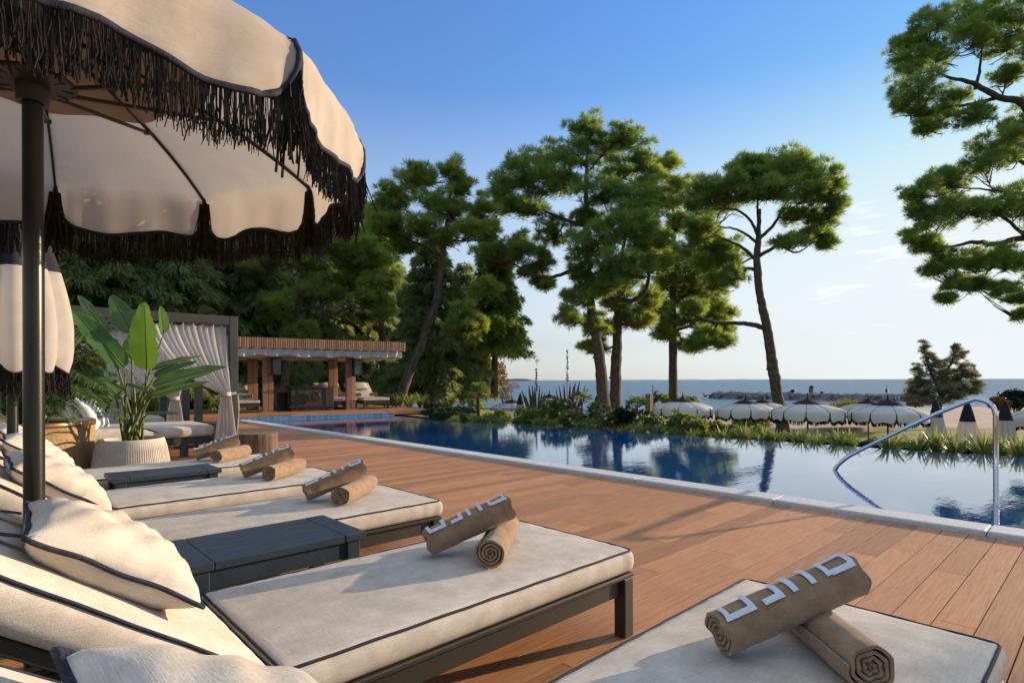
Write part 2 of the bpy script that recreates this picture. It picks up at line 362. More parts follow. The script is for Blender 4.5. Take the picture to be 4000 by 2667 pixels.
def tiles():
    m = mat('pool_tiles', (.03, .14, .34), rough=.2, spec=.5); t = m.node_tree; N = t.nodes; ln = t.links.new
    p = next(n for n in N if n.type == 'BSDF_PRINCIPLED'); co = N.new('ShaderNodeTexCoord')
    b = N.new('ShaderNodeTexBrick'); b.offset = 0; b.inputs['Scale'].default_value = 1; b.inputs['Brick Width'].default_value = .19; b.inputs['Row Height'].default_value = .19
    b.inputs['Mortar Size'].default_value = .006; b.inputs['Color1'].default_value = (.035, .15, .36, 1); b.inputs['Color2'].default_value = (.10, .30, .50, 1); b.inputs['Mortar'].default_value = (.30, .42, .5, 1)
    mp = N.new('ShaderNodeMapping'); mp.inputs['Rotation'].default_value = (R(90), 0, 0)
    ln(co.outputs['Object'], mp.inputs[0]); ln(mp.outputs[0], b.inputs['Vector']); ln(b.outputs[0], p.inputs['Base Color']); return m
M['tiles'] = tiles()
rng = np.random.default_rng(7); random.seed(7)
def struct(o): o['kind'] = 'structure'; return o
# ------------------------------------------------------------------ ground, lawn, beach, sea
def terrain_z(x, y):
    """lawn bank falling from the pool edge to the beach"""
    d = sb*x+cb*y; l = cb*x-sb*y
    e = x-(9.6-.055*max(0, y))              # distance outside the infinity edge
    left = max(0.0, min(1.0, (y-11.5)/4.0)) # garden level behind the far deck
    z = -.12-.55*max(0, min(1, (e-.3)/1.6))-.75*max(0, min(1, (e-1.9)/7.0))-.5*max(0, min(1, (e-9)/14))
    if e < 0: z = -.12
    z = z*(1-left*max(0, min(1, 1-(e-4)/14)))+(-.05)*left*max(0, min(1, 1-(e-4)/14))
    shore = 48+max(0, min(1, (l/d+.05)/.75))*62    # the shoreline runs away to the right
    if d > 30: z -= 1.3*max(0, min(1, (d-30)/max(4, shore-30)))
    if d > shore: z -= .03*(d-shore)
    return max(z, -6)
def build_ground():
    xs = np.unique(np.concatenate([np.arange(9.0, 20, .5), np.arange(20, 60, 1.5), np.arange(60, 150, 6)]))
    ys = np.unique(np.concatenate([np.arange(-60, -6, 4), np.arange(-6, 22, .6), np.arange(22, 130, 4)]))
    xs = np.concatenate([[-60, -40, -20, -8, 0, 4, 8.0, 8.4, 8.7], xs])
    mb = MB(); nx = len(xs)
    def inside_pool(x, y): return False
    vs = []
    for y in ys:
        for x in xs:
            z = terrain_z(x, y)+random.uniform(-.015, .015)
            if x < 8.2 and y < 15.5: z = -1.9
            elif x < 9.9 and y < 12.4: z = min(z, -.35)
            vs.append((x, y, z))
    fs = [(j*nx+i, j*nx+i+1, (j+1)*nx+i+1, (j+1)*nx+i) for j in range(len(ys)-1) for i in range(nx-1)]
    mb.add(vs, fs)
    for k, f in enumerate(mb.f):
        c = sum((Vector(mb.v[i]) for i in f), Vector())/4
        d = sb*c.x+cb*c.y; l = cb*c.x-sb*c.y
        lim = 25+10*max(0, min(1, (l/d)/.8))+2*math.sin(c.x*.5)
        if d > lim and l/d > -.25: mb.mi[k] = 1
    struct(mb.build('lawn_and_beach', [M['lawn'], M['sand']], smooth=True))
build_ground()
m = MB(); m.add([(-9000, -9000, -2.62), (9000, -9000, -2.62), (16000, 16000, -2.62), (-9000, 16000, -2.62)], [(0, 1, 2, 3)])
struct(m.build('sea', M['sea']))
def island():
    m = MB(); c = G(1190, -2.7, 2600); w = PXU(95, 2600)
    hs = [0, .35, .6, .8, .85, 1, .95, .9, .8, .5, .3, 0]; vs = []
    for i, h in enumerate(hs):
        t = i/(len(hs)-1)-.5
        for k, (q, zz) in enumerate(((-1, 0), (-.6, .8), (0, 1), (.6, .8), (1, 0))):
            p = c+RV*(t*w)+FV*(q*60); vs.append((p.x, p.y, -2.7+h*zz*11))
    fs = [(i*5+k, i*5+k+1, (i+1)*5+k+1, (i+1)*5+k) for i in range(len(hs)-1) for k in range(4)]
    m.add(vs, fs); struct(m.build('island', M['island'], smooth=True))
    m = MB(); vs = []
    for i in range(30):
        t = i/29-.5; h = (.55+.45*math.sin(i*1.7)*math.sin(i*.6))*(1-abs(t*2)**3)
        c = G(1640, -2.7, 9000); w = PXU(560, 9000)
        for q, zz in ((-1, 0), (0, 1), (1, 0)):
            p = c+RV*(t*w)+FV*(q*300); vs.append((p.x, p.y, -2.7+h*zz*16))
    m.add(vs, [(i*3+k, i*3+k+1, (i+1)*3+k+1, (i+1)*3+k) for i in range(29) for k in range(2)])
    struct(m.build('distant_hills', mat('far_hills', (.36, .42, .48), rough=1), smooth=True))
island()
# surf lines where the sea meets the sand
# ------------------------------------------------------------------ pool
EDGE = [tuple(p) for p in smooth_path([(8.62, 13.95), (8.30, 12.6), (8.32, 11.9), (8.72, 10.2), (9.02, 8.6), (9.12, 7.2), (9.2, 5.9), (9.31, 4.34), (9.40, 3.3), (9.5, 2.0), (9.72, .86), (9.95, -.6), (10.3, -3.5)], 4)]
FAR0, FAR1 = Vector((4.62, 15.05, 0)), Vector((9.72, 14.15, 0))     # far deck front edge
def pool():
    m = MB(); near = [(4.9, -3.5), (4.9, 15.1)]
    pts = [(x, y, 0.0) for x, y in near]+[(x, y, 0.0) for x, y in [(8.62, 13.95)]+EDGE[1:]]
    top = pts; n = len(top); bot = [(x, y, -1.6) for x, y, z in top]
    m.add(top, [tuple(range(n))[::-1]])
    o = m.build('pool_water', M['pool']); struct(o)
    # overflow wall under the infinity edge
    m = MB(); a = [Vector((x, y, 0)) for x, y in EDGE]; vs = []
    for i, p in enumerate(a):
        t = (a[min(i+1, len(a)-1)]-a[max(i-1, 0)]).normalized(); nrm = Vector((-t.y, t.x, 0))
        if nrm.x < 0: nrm = -nrm
        for off, z in ((.0, -.006), (.12, -.012), (.14, -1.2), (.0, -1.2)): vs.append(p+nrm*off+Vector((0, 0, z)))
    fs = [(i*4+k, i*4+k+1, (i+1)*4+k+1, (i+1)*4+k) for i in range(len(a)-1) for k in range(3)]
    m.add(vs, fs); struct(m.build('pool_overflow_wall', M['tiles']))
    # granite coping, slab by slab
    m = MB(); y = -3.4; k = 0
    while y < 15.0:
        l = 1.33; y1 = min(y+l, 15.05)
        m.av = random.random(); m.box((4.78, (y+y1)/2, -.035), (.24, y1-y-.006, .14), bev=.008); y = y1
    struct(m.build('pool_coping', M['granite']))
    # tiled far wall of the pool
    m = MB(); d = (FAR1-FAR0).normalized(); nrm = Vector((d.y, -d.x, 0)); Ln = (FAR1-FAR0).length
    o = MB().box((Ln*.4, 0, -.35), (Ln*.80, .06, .86)).build('pool_wall', M['tiles'], loc=FAR0+Vector((0, 0, 0)), rot=(0, 0, math.atan2(d.y, d.x)))
    struct(o)
pool()
# ------------------------------------------------------------------ decks
def deck():
    m = MB(); w = .137; g = .0046; y = -3.3; row = 0
    while y < 18.5:
        x = -5-random.uniform(0, 2)
        while x < 4.64:
            l = random.choice((1.3, 1.7, 2.1, 2.6)); x1 = min(x+l, 4.65)
            if 4.65-x1 < .3: x1 = 4.65
            m.av = random.random()
            if x1 > -4: m.box(((x+x1)/2, y+w/2, -.0125), (x1-x-.004, w-g, .025))
            x = x1
        y += w; row += 1
    struct(m.build('deck', M['wood']))
    m = MB(); m.box((-.2, 7.5, -.06), (9.7, 22, .05)); struct(m.build('deck_bearers', M['gap']))
    # raised far deck: boards along its front edge, with fascia
    d = (FAR1-FAR0).normalized(); ang = math.atan2(d.y, d.x); m = MB(); zt = .15
    x0, x1 = -6.5, (FAR1-FAR0).length
    for r_ in range(24):
        x = x0-random.uniform(0, 1.5)
        while x < x1:
            l = random.choice((1.6, 2.2, 2.8)); xe = min(x+l, x1); m.av = random.random()
            m.box(((x+xe)/2, r_*.137+.07, zt-.0125), (xe-x-.004, .1345, .025)); x = xe
    x = x0
    while x < x1:
        xe = min(x+2.6, x1); m.av = random.random()
        m.box(((x+xe)/2, -.014, zt-.06), (xe-x-.003, .024, .125), bev=.002); x = xe
    m.box((x1+.014, 1.6, zt-.06), (.024, 3.2, .125), bev=.002)
    struct(m.build('far_deck', M['wood'], loc=FAR0, rot=(0, 0, ang)))
    m = MB(); m.box(((x0+x1)/2, 1.65, zt-.10), (x1-x0-.06, 3.2, .10)); struct(m.build('far_deck_bearers', M['gap'], loc=FAR0, rot=(0, 0, ang)))
deck()
# ------------------------------------------------------------------ soft goods
def soft_box(mb, sx, sy, sz, r, puff, n=(18, 10, 4), wr=.0, seed=0, M4=None):
    """upholstered slab: rounded edges, puffed top, small puckers along the seams. Base at z=0"""
    rs = random.Random(seed); nx, ny, nz = n
    ph = [rs.uniform(0, 6.28) for _ in range(12)]
    def mapp(x, y, z):      # in [-1,1]
        p = Vector((x*sx/2, y*sy/2, z*sz/2))
        q = Vector((max(-sx/2+r, min(sx/2-r, p.x)), max(-sy/2+r, min(sy/2-r, p.y)), max(-sz/2+r, min(sz/2-r, p.z))))
        dv = p-q
        if dv.length > 1e-9: p = q+dv.normalized()*r
        ex, ey = 1-abs(x)**4, 1-abs(y)**4
        if z > 0: p.z += puff*ex*ey*z
        side = (1-abs(z)**2)
        k = wr*(math.sin(x*sx*38+ph[0])*.6+math.sin(x*sx*71+ph[1])*.4)*(1-ex if 0 else abs(y)**6)
        k2 = wr*(math.sin(y*sy*43+ph[2])*.6+math.sin(y*sy*77+ph[3])*.4)*abs(x)**6
        if z > .3: p.z += (k+k2)*.6
        p.y += (1 if y > 0 else -1)*(abs(y)**8)*(side*.010+k*side)
        p.x += (1 if x > 0 else -1)*(abs(x)**8)*(side*.010+k2*side)
        p.z += sz/2
        return (M4 @ p) if M4 is not None else p
    def face(fn, a, b):
        mb.grid(lambda u, v: mapp(*fn(u*2-1, v*2-1)), a, b)
    e = lambda t: math.copysign(1-(1-abs(t))**1.6, t)     # denser near edges
    face(lambda u, v: (e(u), e(v), 1), nx, ny); face(lambda u, v: (e(u), -e(v), -1), nx, ny)
    face(lambda u, v: (e(u), -1, v), nx, nz); face(lambda u, v: (-e(u), 1, v), nx, nz)
    face(lambda u, v: (1, e(u), v), ny, nz); face(lambda u, v: (-1, -e(u), v), ny, nz)
def weld(o, dist=1e-4):
    bm = bmesh.new(); bm.from_mesh(o.data); bmesh.ops.remove_doubles(bm, verts=bm.verts, dist=dist); bmesh.ops.recalc_face_normals(bm, faces=bm.faces)
    for f in bm.faces: f.smooth = True
    bm.to_mesh(o.data); bm.free(); return o
def rrect(hx, hy, r, z, n=5, step=.05):
    pts = []
    for cx, cy, a0 in ((hx-r, hy-r, 0), (-hx+r, hy-r, 90), (-hx+r, -hy+r, 180), (hx-r, -hy+r, 270)):
        for k in range(n+1):
            a = R(a0+90*k/n); pts.append(Vector((cx+r*math.cos(a), cy+r*math.sin(a), z)))
    out = []
    for i, p in enumerate(pts):
        q = pts[(i+1) % len(pts)]; c = max(1, int((q-p).length/step))
        for k in range(c): out.append(p.lerp(q, k/c))
    return out
def piping(mb, hx, hy, r, z, rad=.0042, wr=.0008, seed=0, M4=None):
    rs = random.Random(seed); a, b = rs.uniform(0, 6), rs.uniform(0, 6)
    pts = [Vector((p.x, p.y, p.z+wr*(math.sin(p.x*31+a)+math.sin(p.y*37+b)))) for p in rrect(hx, hy, r, z)]
    if M4 is not None: pts = [M4 @ p for p in pts]
    mb.tube(pts, rad, 6, closed=True)
LW, LX0, LX1, HX = .66, -.26, 1.87, .50         # lounger width, frame back, foot, hinge
def lounger(label, group, loc, rz=0, seed=0, bw=LW, ang=36):
    """local x runs to the foot, y across (centre), z up; origin on the deck"""
    t = thing('sun_lounger', label, 'sun lounger', loc, rz, group)
    hw = bw/2
    f = MB()
    for s in (-1, 1):
        y = s*(hw-.022)
        f.bar((LX0, y-s*.012, .195), (LX1-.061, y-s*.012, .195), .026, .069, bev=.003)
        f.bar((LX0-.005, s*(hw-.019), .2385), (LX1, s*(hw-.019), .2385), .044, .017, bev=.004)
    f.bar((LX1-.022, -hw+.03, .197), (LX1-.022, hw-.03, .197), .030, .094, bev=.004)
    f.bar((LX1-.019, -hw+.04, .2386), (LX1-.019, hw-.04, .2386), .040, .0165, bev=.003)
    f.bar((LX0+.02, -hw+.035, .197), (LX0+.02, hw-.035, .197), .030, .094, bev=.004)
    for k in range(9):
        x = .56+k*.145; f.bar((x, -hw+.03, .228), (x, hw-.03, .228), .07, .012)
    f.build('frame', M['frame'], t)
    for x in (LX1-.03, LX0+.06):
        for s in (-1, 1):
            MB().box((x, s*(hw-.0255), .1145), (.056, .053, .229), bev=.004).build('leg', M['frame'], t)
    # seat cushion
    m = MB(); L_ = LX1-HX; T4 = Matrix.Translation(((LX1+HX)/2, 0, .249))
    soft_box(m, L_-.01, bw-.008, .088, .013, .014, (44, 22, 6), .0025, seed, T4)
    c = weld(m.build('seat_cushion', M['linen'], t))
    pm = MB(); piping(pm, L_/2-.0045, hw-.0035, .022, .088-.003, seed=seed, M4=T4); pm.build('piping', M['navy'], c, smooth=True)
    # back rest
    Lb, a = .80, R(ang)
    B4 = Matrix.Translation((HX-.054, 0, .254)) @ Matrix.Rotation(a, 4, 'Y') @ Matrix.Translation((-Lb/2, 0, .0))
    m = MB(); soft_box(m, Lb-.01, bw-.008, .088, .013, .016, (28, 22, 6), .0025, seed+1, B4)
    c = weld(m.build('back_cushion', M['linen'], t))
    pm = MB(); piping(pm, Lb/2-.0045, hw-.0035, .022, .088-.003, seed=seed+1, M4=B4); pm.build('piping', M['navy'], c, smooth=True)
    f = MB()
    for s in (-1, 1): f.bar(B4 @ Vector((-Lb/2, s*(hw-.03), -.016)), B4 @ Vector((Lb/2-.03, s*(hw-.03), -.016)), .03, .028, bev=.003)
    for k in range(7): f.bar(B4 @ Vector((-Lb/2+.03+k*.115, -hw+.03, -.012)), B4 @ Vector((-Lb/2+.03+k*.115, hw-.03, -.012)), .06, .012)
    f.bar(B4 @ Vector((-.18, 0, -.02)), Vector((LX0+.12, 0, .20)), .03, .02)
    f.build('backrest_frame', M['frame'], t)
    return t, B4
def pillow_mesh(sx, sy, th, name, material, parent=None, pipe=True, seed=0, cords=True):
    rs = random.Random(seed); a, b, c_ = rs.uniform(0, 6), rs.uniform(0, 6), rs.uniform(.8, 1.2)
    def pt(u, v, s):
        x, y = u*2-1, v*2-1
        hug = 1-.05*(1-abs(x)**2)*abs(y)**2
        px = x*sx/2*(1-.05*(1-y*y)*abs(x)**3); py = y*sy/2*(1-.06*(1-x*x)*abs(y)**3)
        h = th/2*((1-abs(x)**2.6)*(1-abs(y)**2.6))**.48
        h += .005*math.sin(x*9+y*4+a)*(1-x*x)*(1-y*y)+.004*math.sin(14*x-9*y+b)*(1-abs(x)**4)*(1-abs(y)**4)
        h += .0013*math.sin(x*19+a+2*math.sin(x*5))*abs(y)**3*(1-y**8)+.0012*math.sin(y*21+b+2*math.sin(y*4))*abs(x)**3*(1-x**8)
        return Vector((px, py, s*h))
    pillow_mesh.pt = pt
    m = MB(); m.grid(lambda u, v: pt(u, v, 1), 26, 26); m.grid(lambda u, v: pt(1-u, v, -1), 26, 26)
    o = weld(m.build(name, material, parent))
    if pipe:
        pts = []
        for k in range(26): pts.append(pt(k/26, 0, 0))
        for k in range(26): pts.append(pt(1, k/26, 0))
        for k in range(26): pts.append(pt(1-k/26, 1, 0))
        for k in range(26): pts.append(pt(0, 1-k/26, 0))
        pm = MB(); pm.tube([Vector((p.x, p.y, .002*math.sin(p.x*40+p.y*33))) for p in pts], .0056, 6, closed=True)
        pm.build('piping', M['navy'], o, smooth=True)
    return o
def towel(label, cat_group, p0, p1, r, lettered, seed, wrap=0):
    """rolled towel from p0 to p1 (axis ends)"""
    p0, p1 = Vector(p0), Vector(p1); ax = (p1-p0); Ln = ax.length; ax.normalize()
    side = Vector((0, 0, 1)).cross(ax).normalized(); up = ax.cross(side)
    t = thing('rolled_towel', label, 'towel', (p0+p1)/2-Vector((0, 0, r)), 0, cat_group)
    off = Vector((0, 0, r)); rs = random.Random(seed)
    ph = [rs.uniform(0, 6) for _ in range(6)]
    def P(s, a, rr):
        rr = rr*(1+.014*math.sin(s*17+ph[0]+2*a)+.012*math.sin(3*a+ph[1]+s*4)+.010*math.sin(s*33+ph[4]-a))
        return off+ax*((s-.5)*Ln+.004*math.sin(5*a+ph[2])*abs(2*s-1)**6)+side*(math.cos(a)*rr)+up*(math.sin(a)*rr*.95)
    # spiral sheet, rolled up: seen as a scroll at both ends
    turns = 4.2; na = 210; ns_ = 22; th = r*.185
    def sp(i, s, outer):
        tt = (i/100/turns) if i <= 100 else (1+(turns-1)*(i-100)/(na-100))/turns; a = -tt*turns*2*math.pi+ph[3]*.4-2.0
        rr = r*(1-tt*.93)
        rr *= 1+.05*math.sin(a*2.3+ph[5])*tt
        rr -= 0 if outer else th*(.72 if tt < .9 else .5)
        return P(s, a, max(rr, .003))
    m = MB(); vs = []
    for i in range(na+1):
        for j in range(ns_+1):
            e = .5-.5*math.cos(math.pi*j/ns_) if j not in (0, ns_) else j/ns_
            vs.append(sp(i, e, True))
    for i in range(na+1):
        for j in range(ns_+1):
            e = .5-.5*math.cos(math.pi*j/ns_) if j not in (0, ns_) else j/ns_
            vs.append(sp(i, e, False))
    w = ns_+1; N = (na+1)*w; fs = []
    for i in range(na):
        for j in range(ns_):
            q = i*w+j; fs.append((q, q+w, q+w+1, q+1)); fs.append((N+q, N+q+1, N+q+w+1, N+q+w))
        q = i*w; fs.append((q, N+q, N+q+w, q+w)); q = i*w+ns_; fs.append((q, q+w, N+q+w, N+q))
    for j in range(ns_): fs.append((j, j+1, N+j+1, N+j)); q = na*w+j; fs.append((q, N+q, N+q+1, q+1))
    m.add(vs, fs); m.build('towel_roll', M['towel'], t, smooth=True, auto=55)
    if lettered:
        # woven letters; only the lower half of the word shows on the roll. s along the roll, v from the ridge towards the viewer
        m = MB()
        def patch(s0, s1, v0, v1, sk=0):
            m.grid(lambda u, q: P(s0+(s1-s0)*u+sk*q, A0-(v0+(v1-v0)*q)*A1, r*1.002), 10, 14)
        A0, A1 = lettered
        k = .035
        for (s0, s1, v0, v1) in ((.755, .79, .24, .96), (.79, .93, .80, 1), (.93, .965, .20, 1), (.79, .93, .20, .40),     # closed letter
                                 (.635, .675, 0, .98), (.50, .54, 0, .98),                                              # two uprights
                                 (.30, .44, .78, 1), (.40, .44, 0, .78),                                                # hook
                                 (.035, .07, .35, 1), (.07, .20, .80, 1), (.20, .24, .0, 1)):                           # open bowl
            patch(s0, s1, v0, v1)
        m.build('lettering', M['letter'], t, smooth=True)
    return t
ORD = ['first', 'second', 'third', 'fourth', 'fifth', 'sixth', 'seventh', 'eighth', 'ninth', 'tenth', 'eleventh', 'twelfth', 'thirteenth', 'fourteenth', 'fifteenth', 'sixteenth', 'seventeenth', 'eighteenth', 'nineteenth', 'twentieth', 'twenty-first', 'twenty-second', 'twenty-third', 'twenty-fourth', 'twenty-fifth', 'twenty-sixth', 'twenty-seventh', 'twenty-eighth', 'twenty-ninth', 'thirtieth']
LY = [.535, 1.64, 2.91, 3.925, 5.06]
LLAB = ['cream sun lounger nearest the viewer with shaded mattress and two brown towels',
        'cream sun lounger in front of the slatted table nearest the viewer, whole side frame showing',
        'cream sun lounger right behind the nearer slatted table, dark frame end showing',
        'cream sun lounger right in front of the farther slatted table',
        'cream sun lounger farthest along the near row, beside the ribbed planter']
POS = ['nearest lounger', 'lounger before the nearer slatted table', 'lounger behind the nearer slatted table', 'lounger before the farther slatted table', 'lounger beside the ribbed planter']
TOW = [((1.262, .649), (1.585, .460), (1.345, .355), (1.585, .615)),
       ((1.196, 1.742), (1.490, 1.617), (1.282, 1.487), (1.590, 1.735)),
       ((1.262, 2.975), (1.570, 2.905), (1.359, 2.762), (1.67, 3.02)),
       ((1.262, 3.985), (1.570, 3.915), (1.359, 3.775), (1.67, 4.03)),
       ((1.262, 5.120), (1.570, 5.050), (1.359, 4.910), (1.67, 5.165))]
for i, y in enumerate(LY):
    t, B4 = lounger(LLAB[i], 'sun loungers in a row on the near deck', (0, y, 0), 0, seed=i*10+1, ang=(36.5, 36, 36, 37, 35)[i])
    # pillow lying on the back rest, held by two straps over its top
    p = thing('back_pillow', 'plump cream pillow with navy piping on the %s' % POS[i], 'pillow', (0, y, 0), 0, 'piped pillows on the near loungers')
    ps = pillow_mesh(.36, .51, .155, 'cushion', M['linen'], p, seed=i)
    A4 = B4 @ Matrix.Translation((.012, 0, .088+.058)) @ Matrix.Rotation(R(-3+i), 4, 'Y') @ Matrix.Rotation(R((4, -3, 2, -2, 3)[i]), 4, 'Z')
    T = A4.translation; ps.matrix_local = Matrix.Translation(T*S) @ A4.to_3x3().to_4x4()
    for s in (-1, 1):
        st = MB()
        path = [B4 @ Vector((-.16, s*.14, .130)), B4 @ Vector((-.24, s*.14, .108)), B4 @ Vector((-.36, s*.14, .106)), B4 @ Vector((-.405, s*.14, .085)), B4 @ Vector((-.412, s*.14, .02)), B4 @ Vector((-.40, s*.14, -.04))]
        pp = [Vector(q) for q in smooth_path(path, 5)]
        vs = []; 
        for q in pp: vs += [q+Vector((0, -.020, 0)), q+Vector((0, .020, 0))]
        st.add(vs, [(k*2, k*2+1, k*2+3, k*2+2) for k in range(len(pp)-1)])
        st.build('strap', M['navy'], p)
    (a0, a1, b0, b1) = TOW[i]; r = .057
    zt = .249+.088+.013
    if i == 0: r0 = .055
    towel('plain brown towel roll lying lowest on the %s' % POS[i], 'plain rolled towels', (*b0, zt+r*.95), (*b1, zt+r*.95), r, None, i*2+20)
    towel('lettered brown towel roll on top on the %s' % POS[i], 'lettered rolled towels', (*a0, zt+r*.98), (*a1, zt+r*2.02+.052), r, (R(58), R(-75)), i*2+1)
# ------------------------------------------------------------------ slatted side tables
def table(label, x0, x1, y0, y1, h):
    t = thing('side_table', label, 'side table', ((x0+x1)/2, (y0+y1)/2, 0), 0, 'slatted tables between loungers')
    lx, ly = x1-x0, y1-y0; m = MB(); th = .03
    for s in (-1, 1): m.box((s*(lx/2-.045), 0, h-th/2), (.088, ly, th), bev=.003)
    n = 7; w = (ly)/n
    for k in range(n): m.box((0, -ly/2+w*(k+.5), h-th/2-.0006), (lx-.183, w-.003, th-.001), bev=.002)
    m.build('table_top', M['table'], t)
    m = MB()
    for s in (-1, 1):
        m.box((0, s*(ly/2-.032), h-th-.035), (lx-.10, .022, .068), bev=.002)
        m.box((s*(lx/2-.055), 0, h-th-.035), (.022, ly-.09, .068), bev=.002)
    m.build('apron', M['table'], t)
    for sx in (-1, 1):
        for sy in (-1, 1): MB().box((sx*(lx/2-.05), sy*(ly/2-.038), (h-th)/2), (.055, .055, h-th-.002), bev=.003).build('leg', M['table'], t)
    return t
table('dark slatted wooden side table nearest the viewer', .49, 1.15, 2.11, 2.51, .385)
table('dark slatted wooden side table farther along the row, towards the ribbed planter', .60, 1.24, 4.33, 4.68, .385)
# ------------------------------------------------------------------ parasols
def canopy_profile(Rr, drop, n=14, a0=6, a1=22, pw=1.5):
    """meridian: slope grows from 6 to 28 deg at the rib tip, then the cloth turns down"""
    Ld = 1.0; ws = [i/n for i in range(n+1)]; r = 0; z = 0; pts = [(0, 0)]
    for i in range(n):
        w = (i+.5)/n; a = R(a0+a1*w**pw); r += math.cos(a)/n; z -= math.sin(a)/n; pts.append((r, z))
    k = Rr/pts[-1][0]; z0 = pts[-1][1]; pts = [(p[0]*k, (p[1]-z0)*k) for p in pts]
    return pts
def rib_pt(prof, w):
    f = w*(len(prof)-1); i = min(int(f), len(prof)-2); t = f-i
    return prof[i][0]*(1-t)+prof[i+1][0]*t, prof[i][1]*(1-t)+prof[i+1][1]*t
def canopy_fn(prof, nr, Rr, drop, w0, bulge=.045, ob=0.0):
    da = 2*math.pi/nr
    def P(k, phi, t):
        """panel k, phi across 0..1, t down 0..1"""
        q = abs(2*phi-1); dl = drop*(1-q**7)**.42*(1+.07*math.sin(phi*9+k*2.1))
        Lr = Rr*1.02*(1-w0); tot = Lr+dl; arc = t*tot
        th = (k+phi)*da; b = math.sin(math.pi*phi)
        if arc <= Lr:
            w = w0+(1-w0)*arc/Lr; r, z = rib_pt(prof, w)
            g = bulge*b**.8*((arc/Lr)**1.5); r *= 1+g*.5*(1-arc/Lr)-(.045-ob)*b*(arc/Lr)**3; z += g*.9*Rr*(1-w*.35)
        else:
            e = (arc-Lr); r, z = rib_pt(prof, 1.0); g = bulge*b**.8
            r *= 1-(.045-ob)*b; z += g*.9*Rr*.65
            a0, a1 = R(50), R(94)
            n = 8; h = e/n
            for i in range(n):
                c = min(1, (i+.5)*h/.06); a = a0+(a1-a0)*c; r += math.cos(a)*h; z -= math.sin(a)*h
        fold = .007*math.sin(phi*64+k)*(t**5)*(1-b)+.007*math.sin(phi*23+k*1.7+t*3)*t**3*b+.006*math.sin(phi*9+k*2.6+t*7)*t*b
        return Vector((math.cos(th)*(r+fold), math.sin(th)*(r+fold), z))
    return P
def fringe_np(paths, length, dens, seed, wid=.0026, jit=.25, lean=.14):
    """strands hanging from polylines"""
    g = np.random.default_rng(seed); V = []; F = []; A = []; n = 0
    for path in paths:
        P = np.array([tuple(p) for p in path]); seg = np.linalg.norm(np.diff(P, axis=0), axis=1); cum = np.concatenate([[0], np.cumsum(seg)])
        cnt = max(2, int(cum[-1]*dens)); s = np.sort(g.uniform(0, cum[-1], cnt))
        B = np.stack([np.interp(s, cum, P[:, i]) for i in range(3)], 1)
        ln = length*(1+g.normal(0, jit*.5, cnt)).clip(.35, 1.35)
        dx = g.normal(0, lean, (cnt, 2))*(.3+.7*g.random((cnt, 1))); ph = g.uniform(0, 6.28, cnt); am = g.uniform(.0, .008, cnt)
        ang = g.uniform(0, math.pi, cnt); wv = np.stack([np.cos(ang), np.sin(ang), 0*ang], 1)*wid*g.uniform(.6, 1.4, (cnt, 1))
        wv2 = np.stack([-wv[:, 1], wv[:, 0], wv[:, 2]], 1)
        rnd = g.random(cnt); ns = 5
        rows = []
        for j in range(ns+1):
            t = j/ns; c = B.copy(); c[:, 2] -= ln*t*(.985); c[:, 0] += dx[:, 0]*ln*t**1.3+am*np.sin(ph+t*7)*t; c[:, 1] += dx[:, 1]*ln*t**1.3+am*np.cos(ph*1.7+t*6)*t
            rows.append(c)
        for wvec in (wv, wv2):
            vs = np.concatenate([np.stack([r_-wvec, r_+wvec], 1).reshape(-1, 3) for r_ in rows])   # row-major
            idx = np.arange(cnt)
            for j in range(ns):
                a = j*2*cnt+idx*2; b = (j+1)*2*cnt+idx*2
                F.append(np.stack([a, a+1, b+1, b], 1)+n)
            V.append(vs); A.append(np.tile(np.repeat(rnd, 2), ns+1)); n += len(vs)
    return np.concatenate(V), np.concatenate(F), np.concatenate(A)
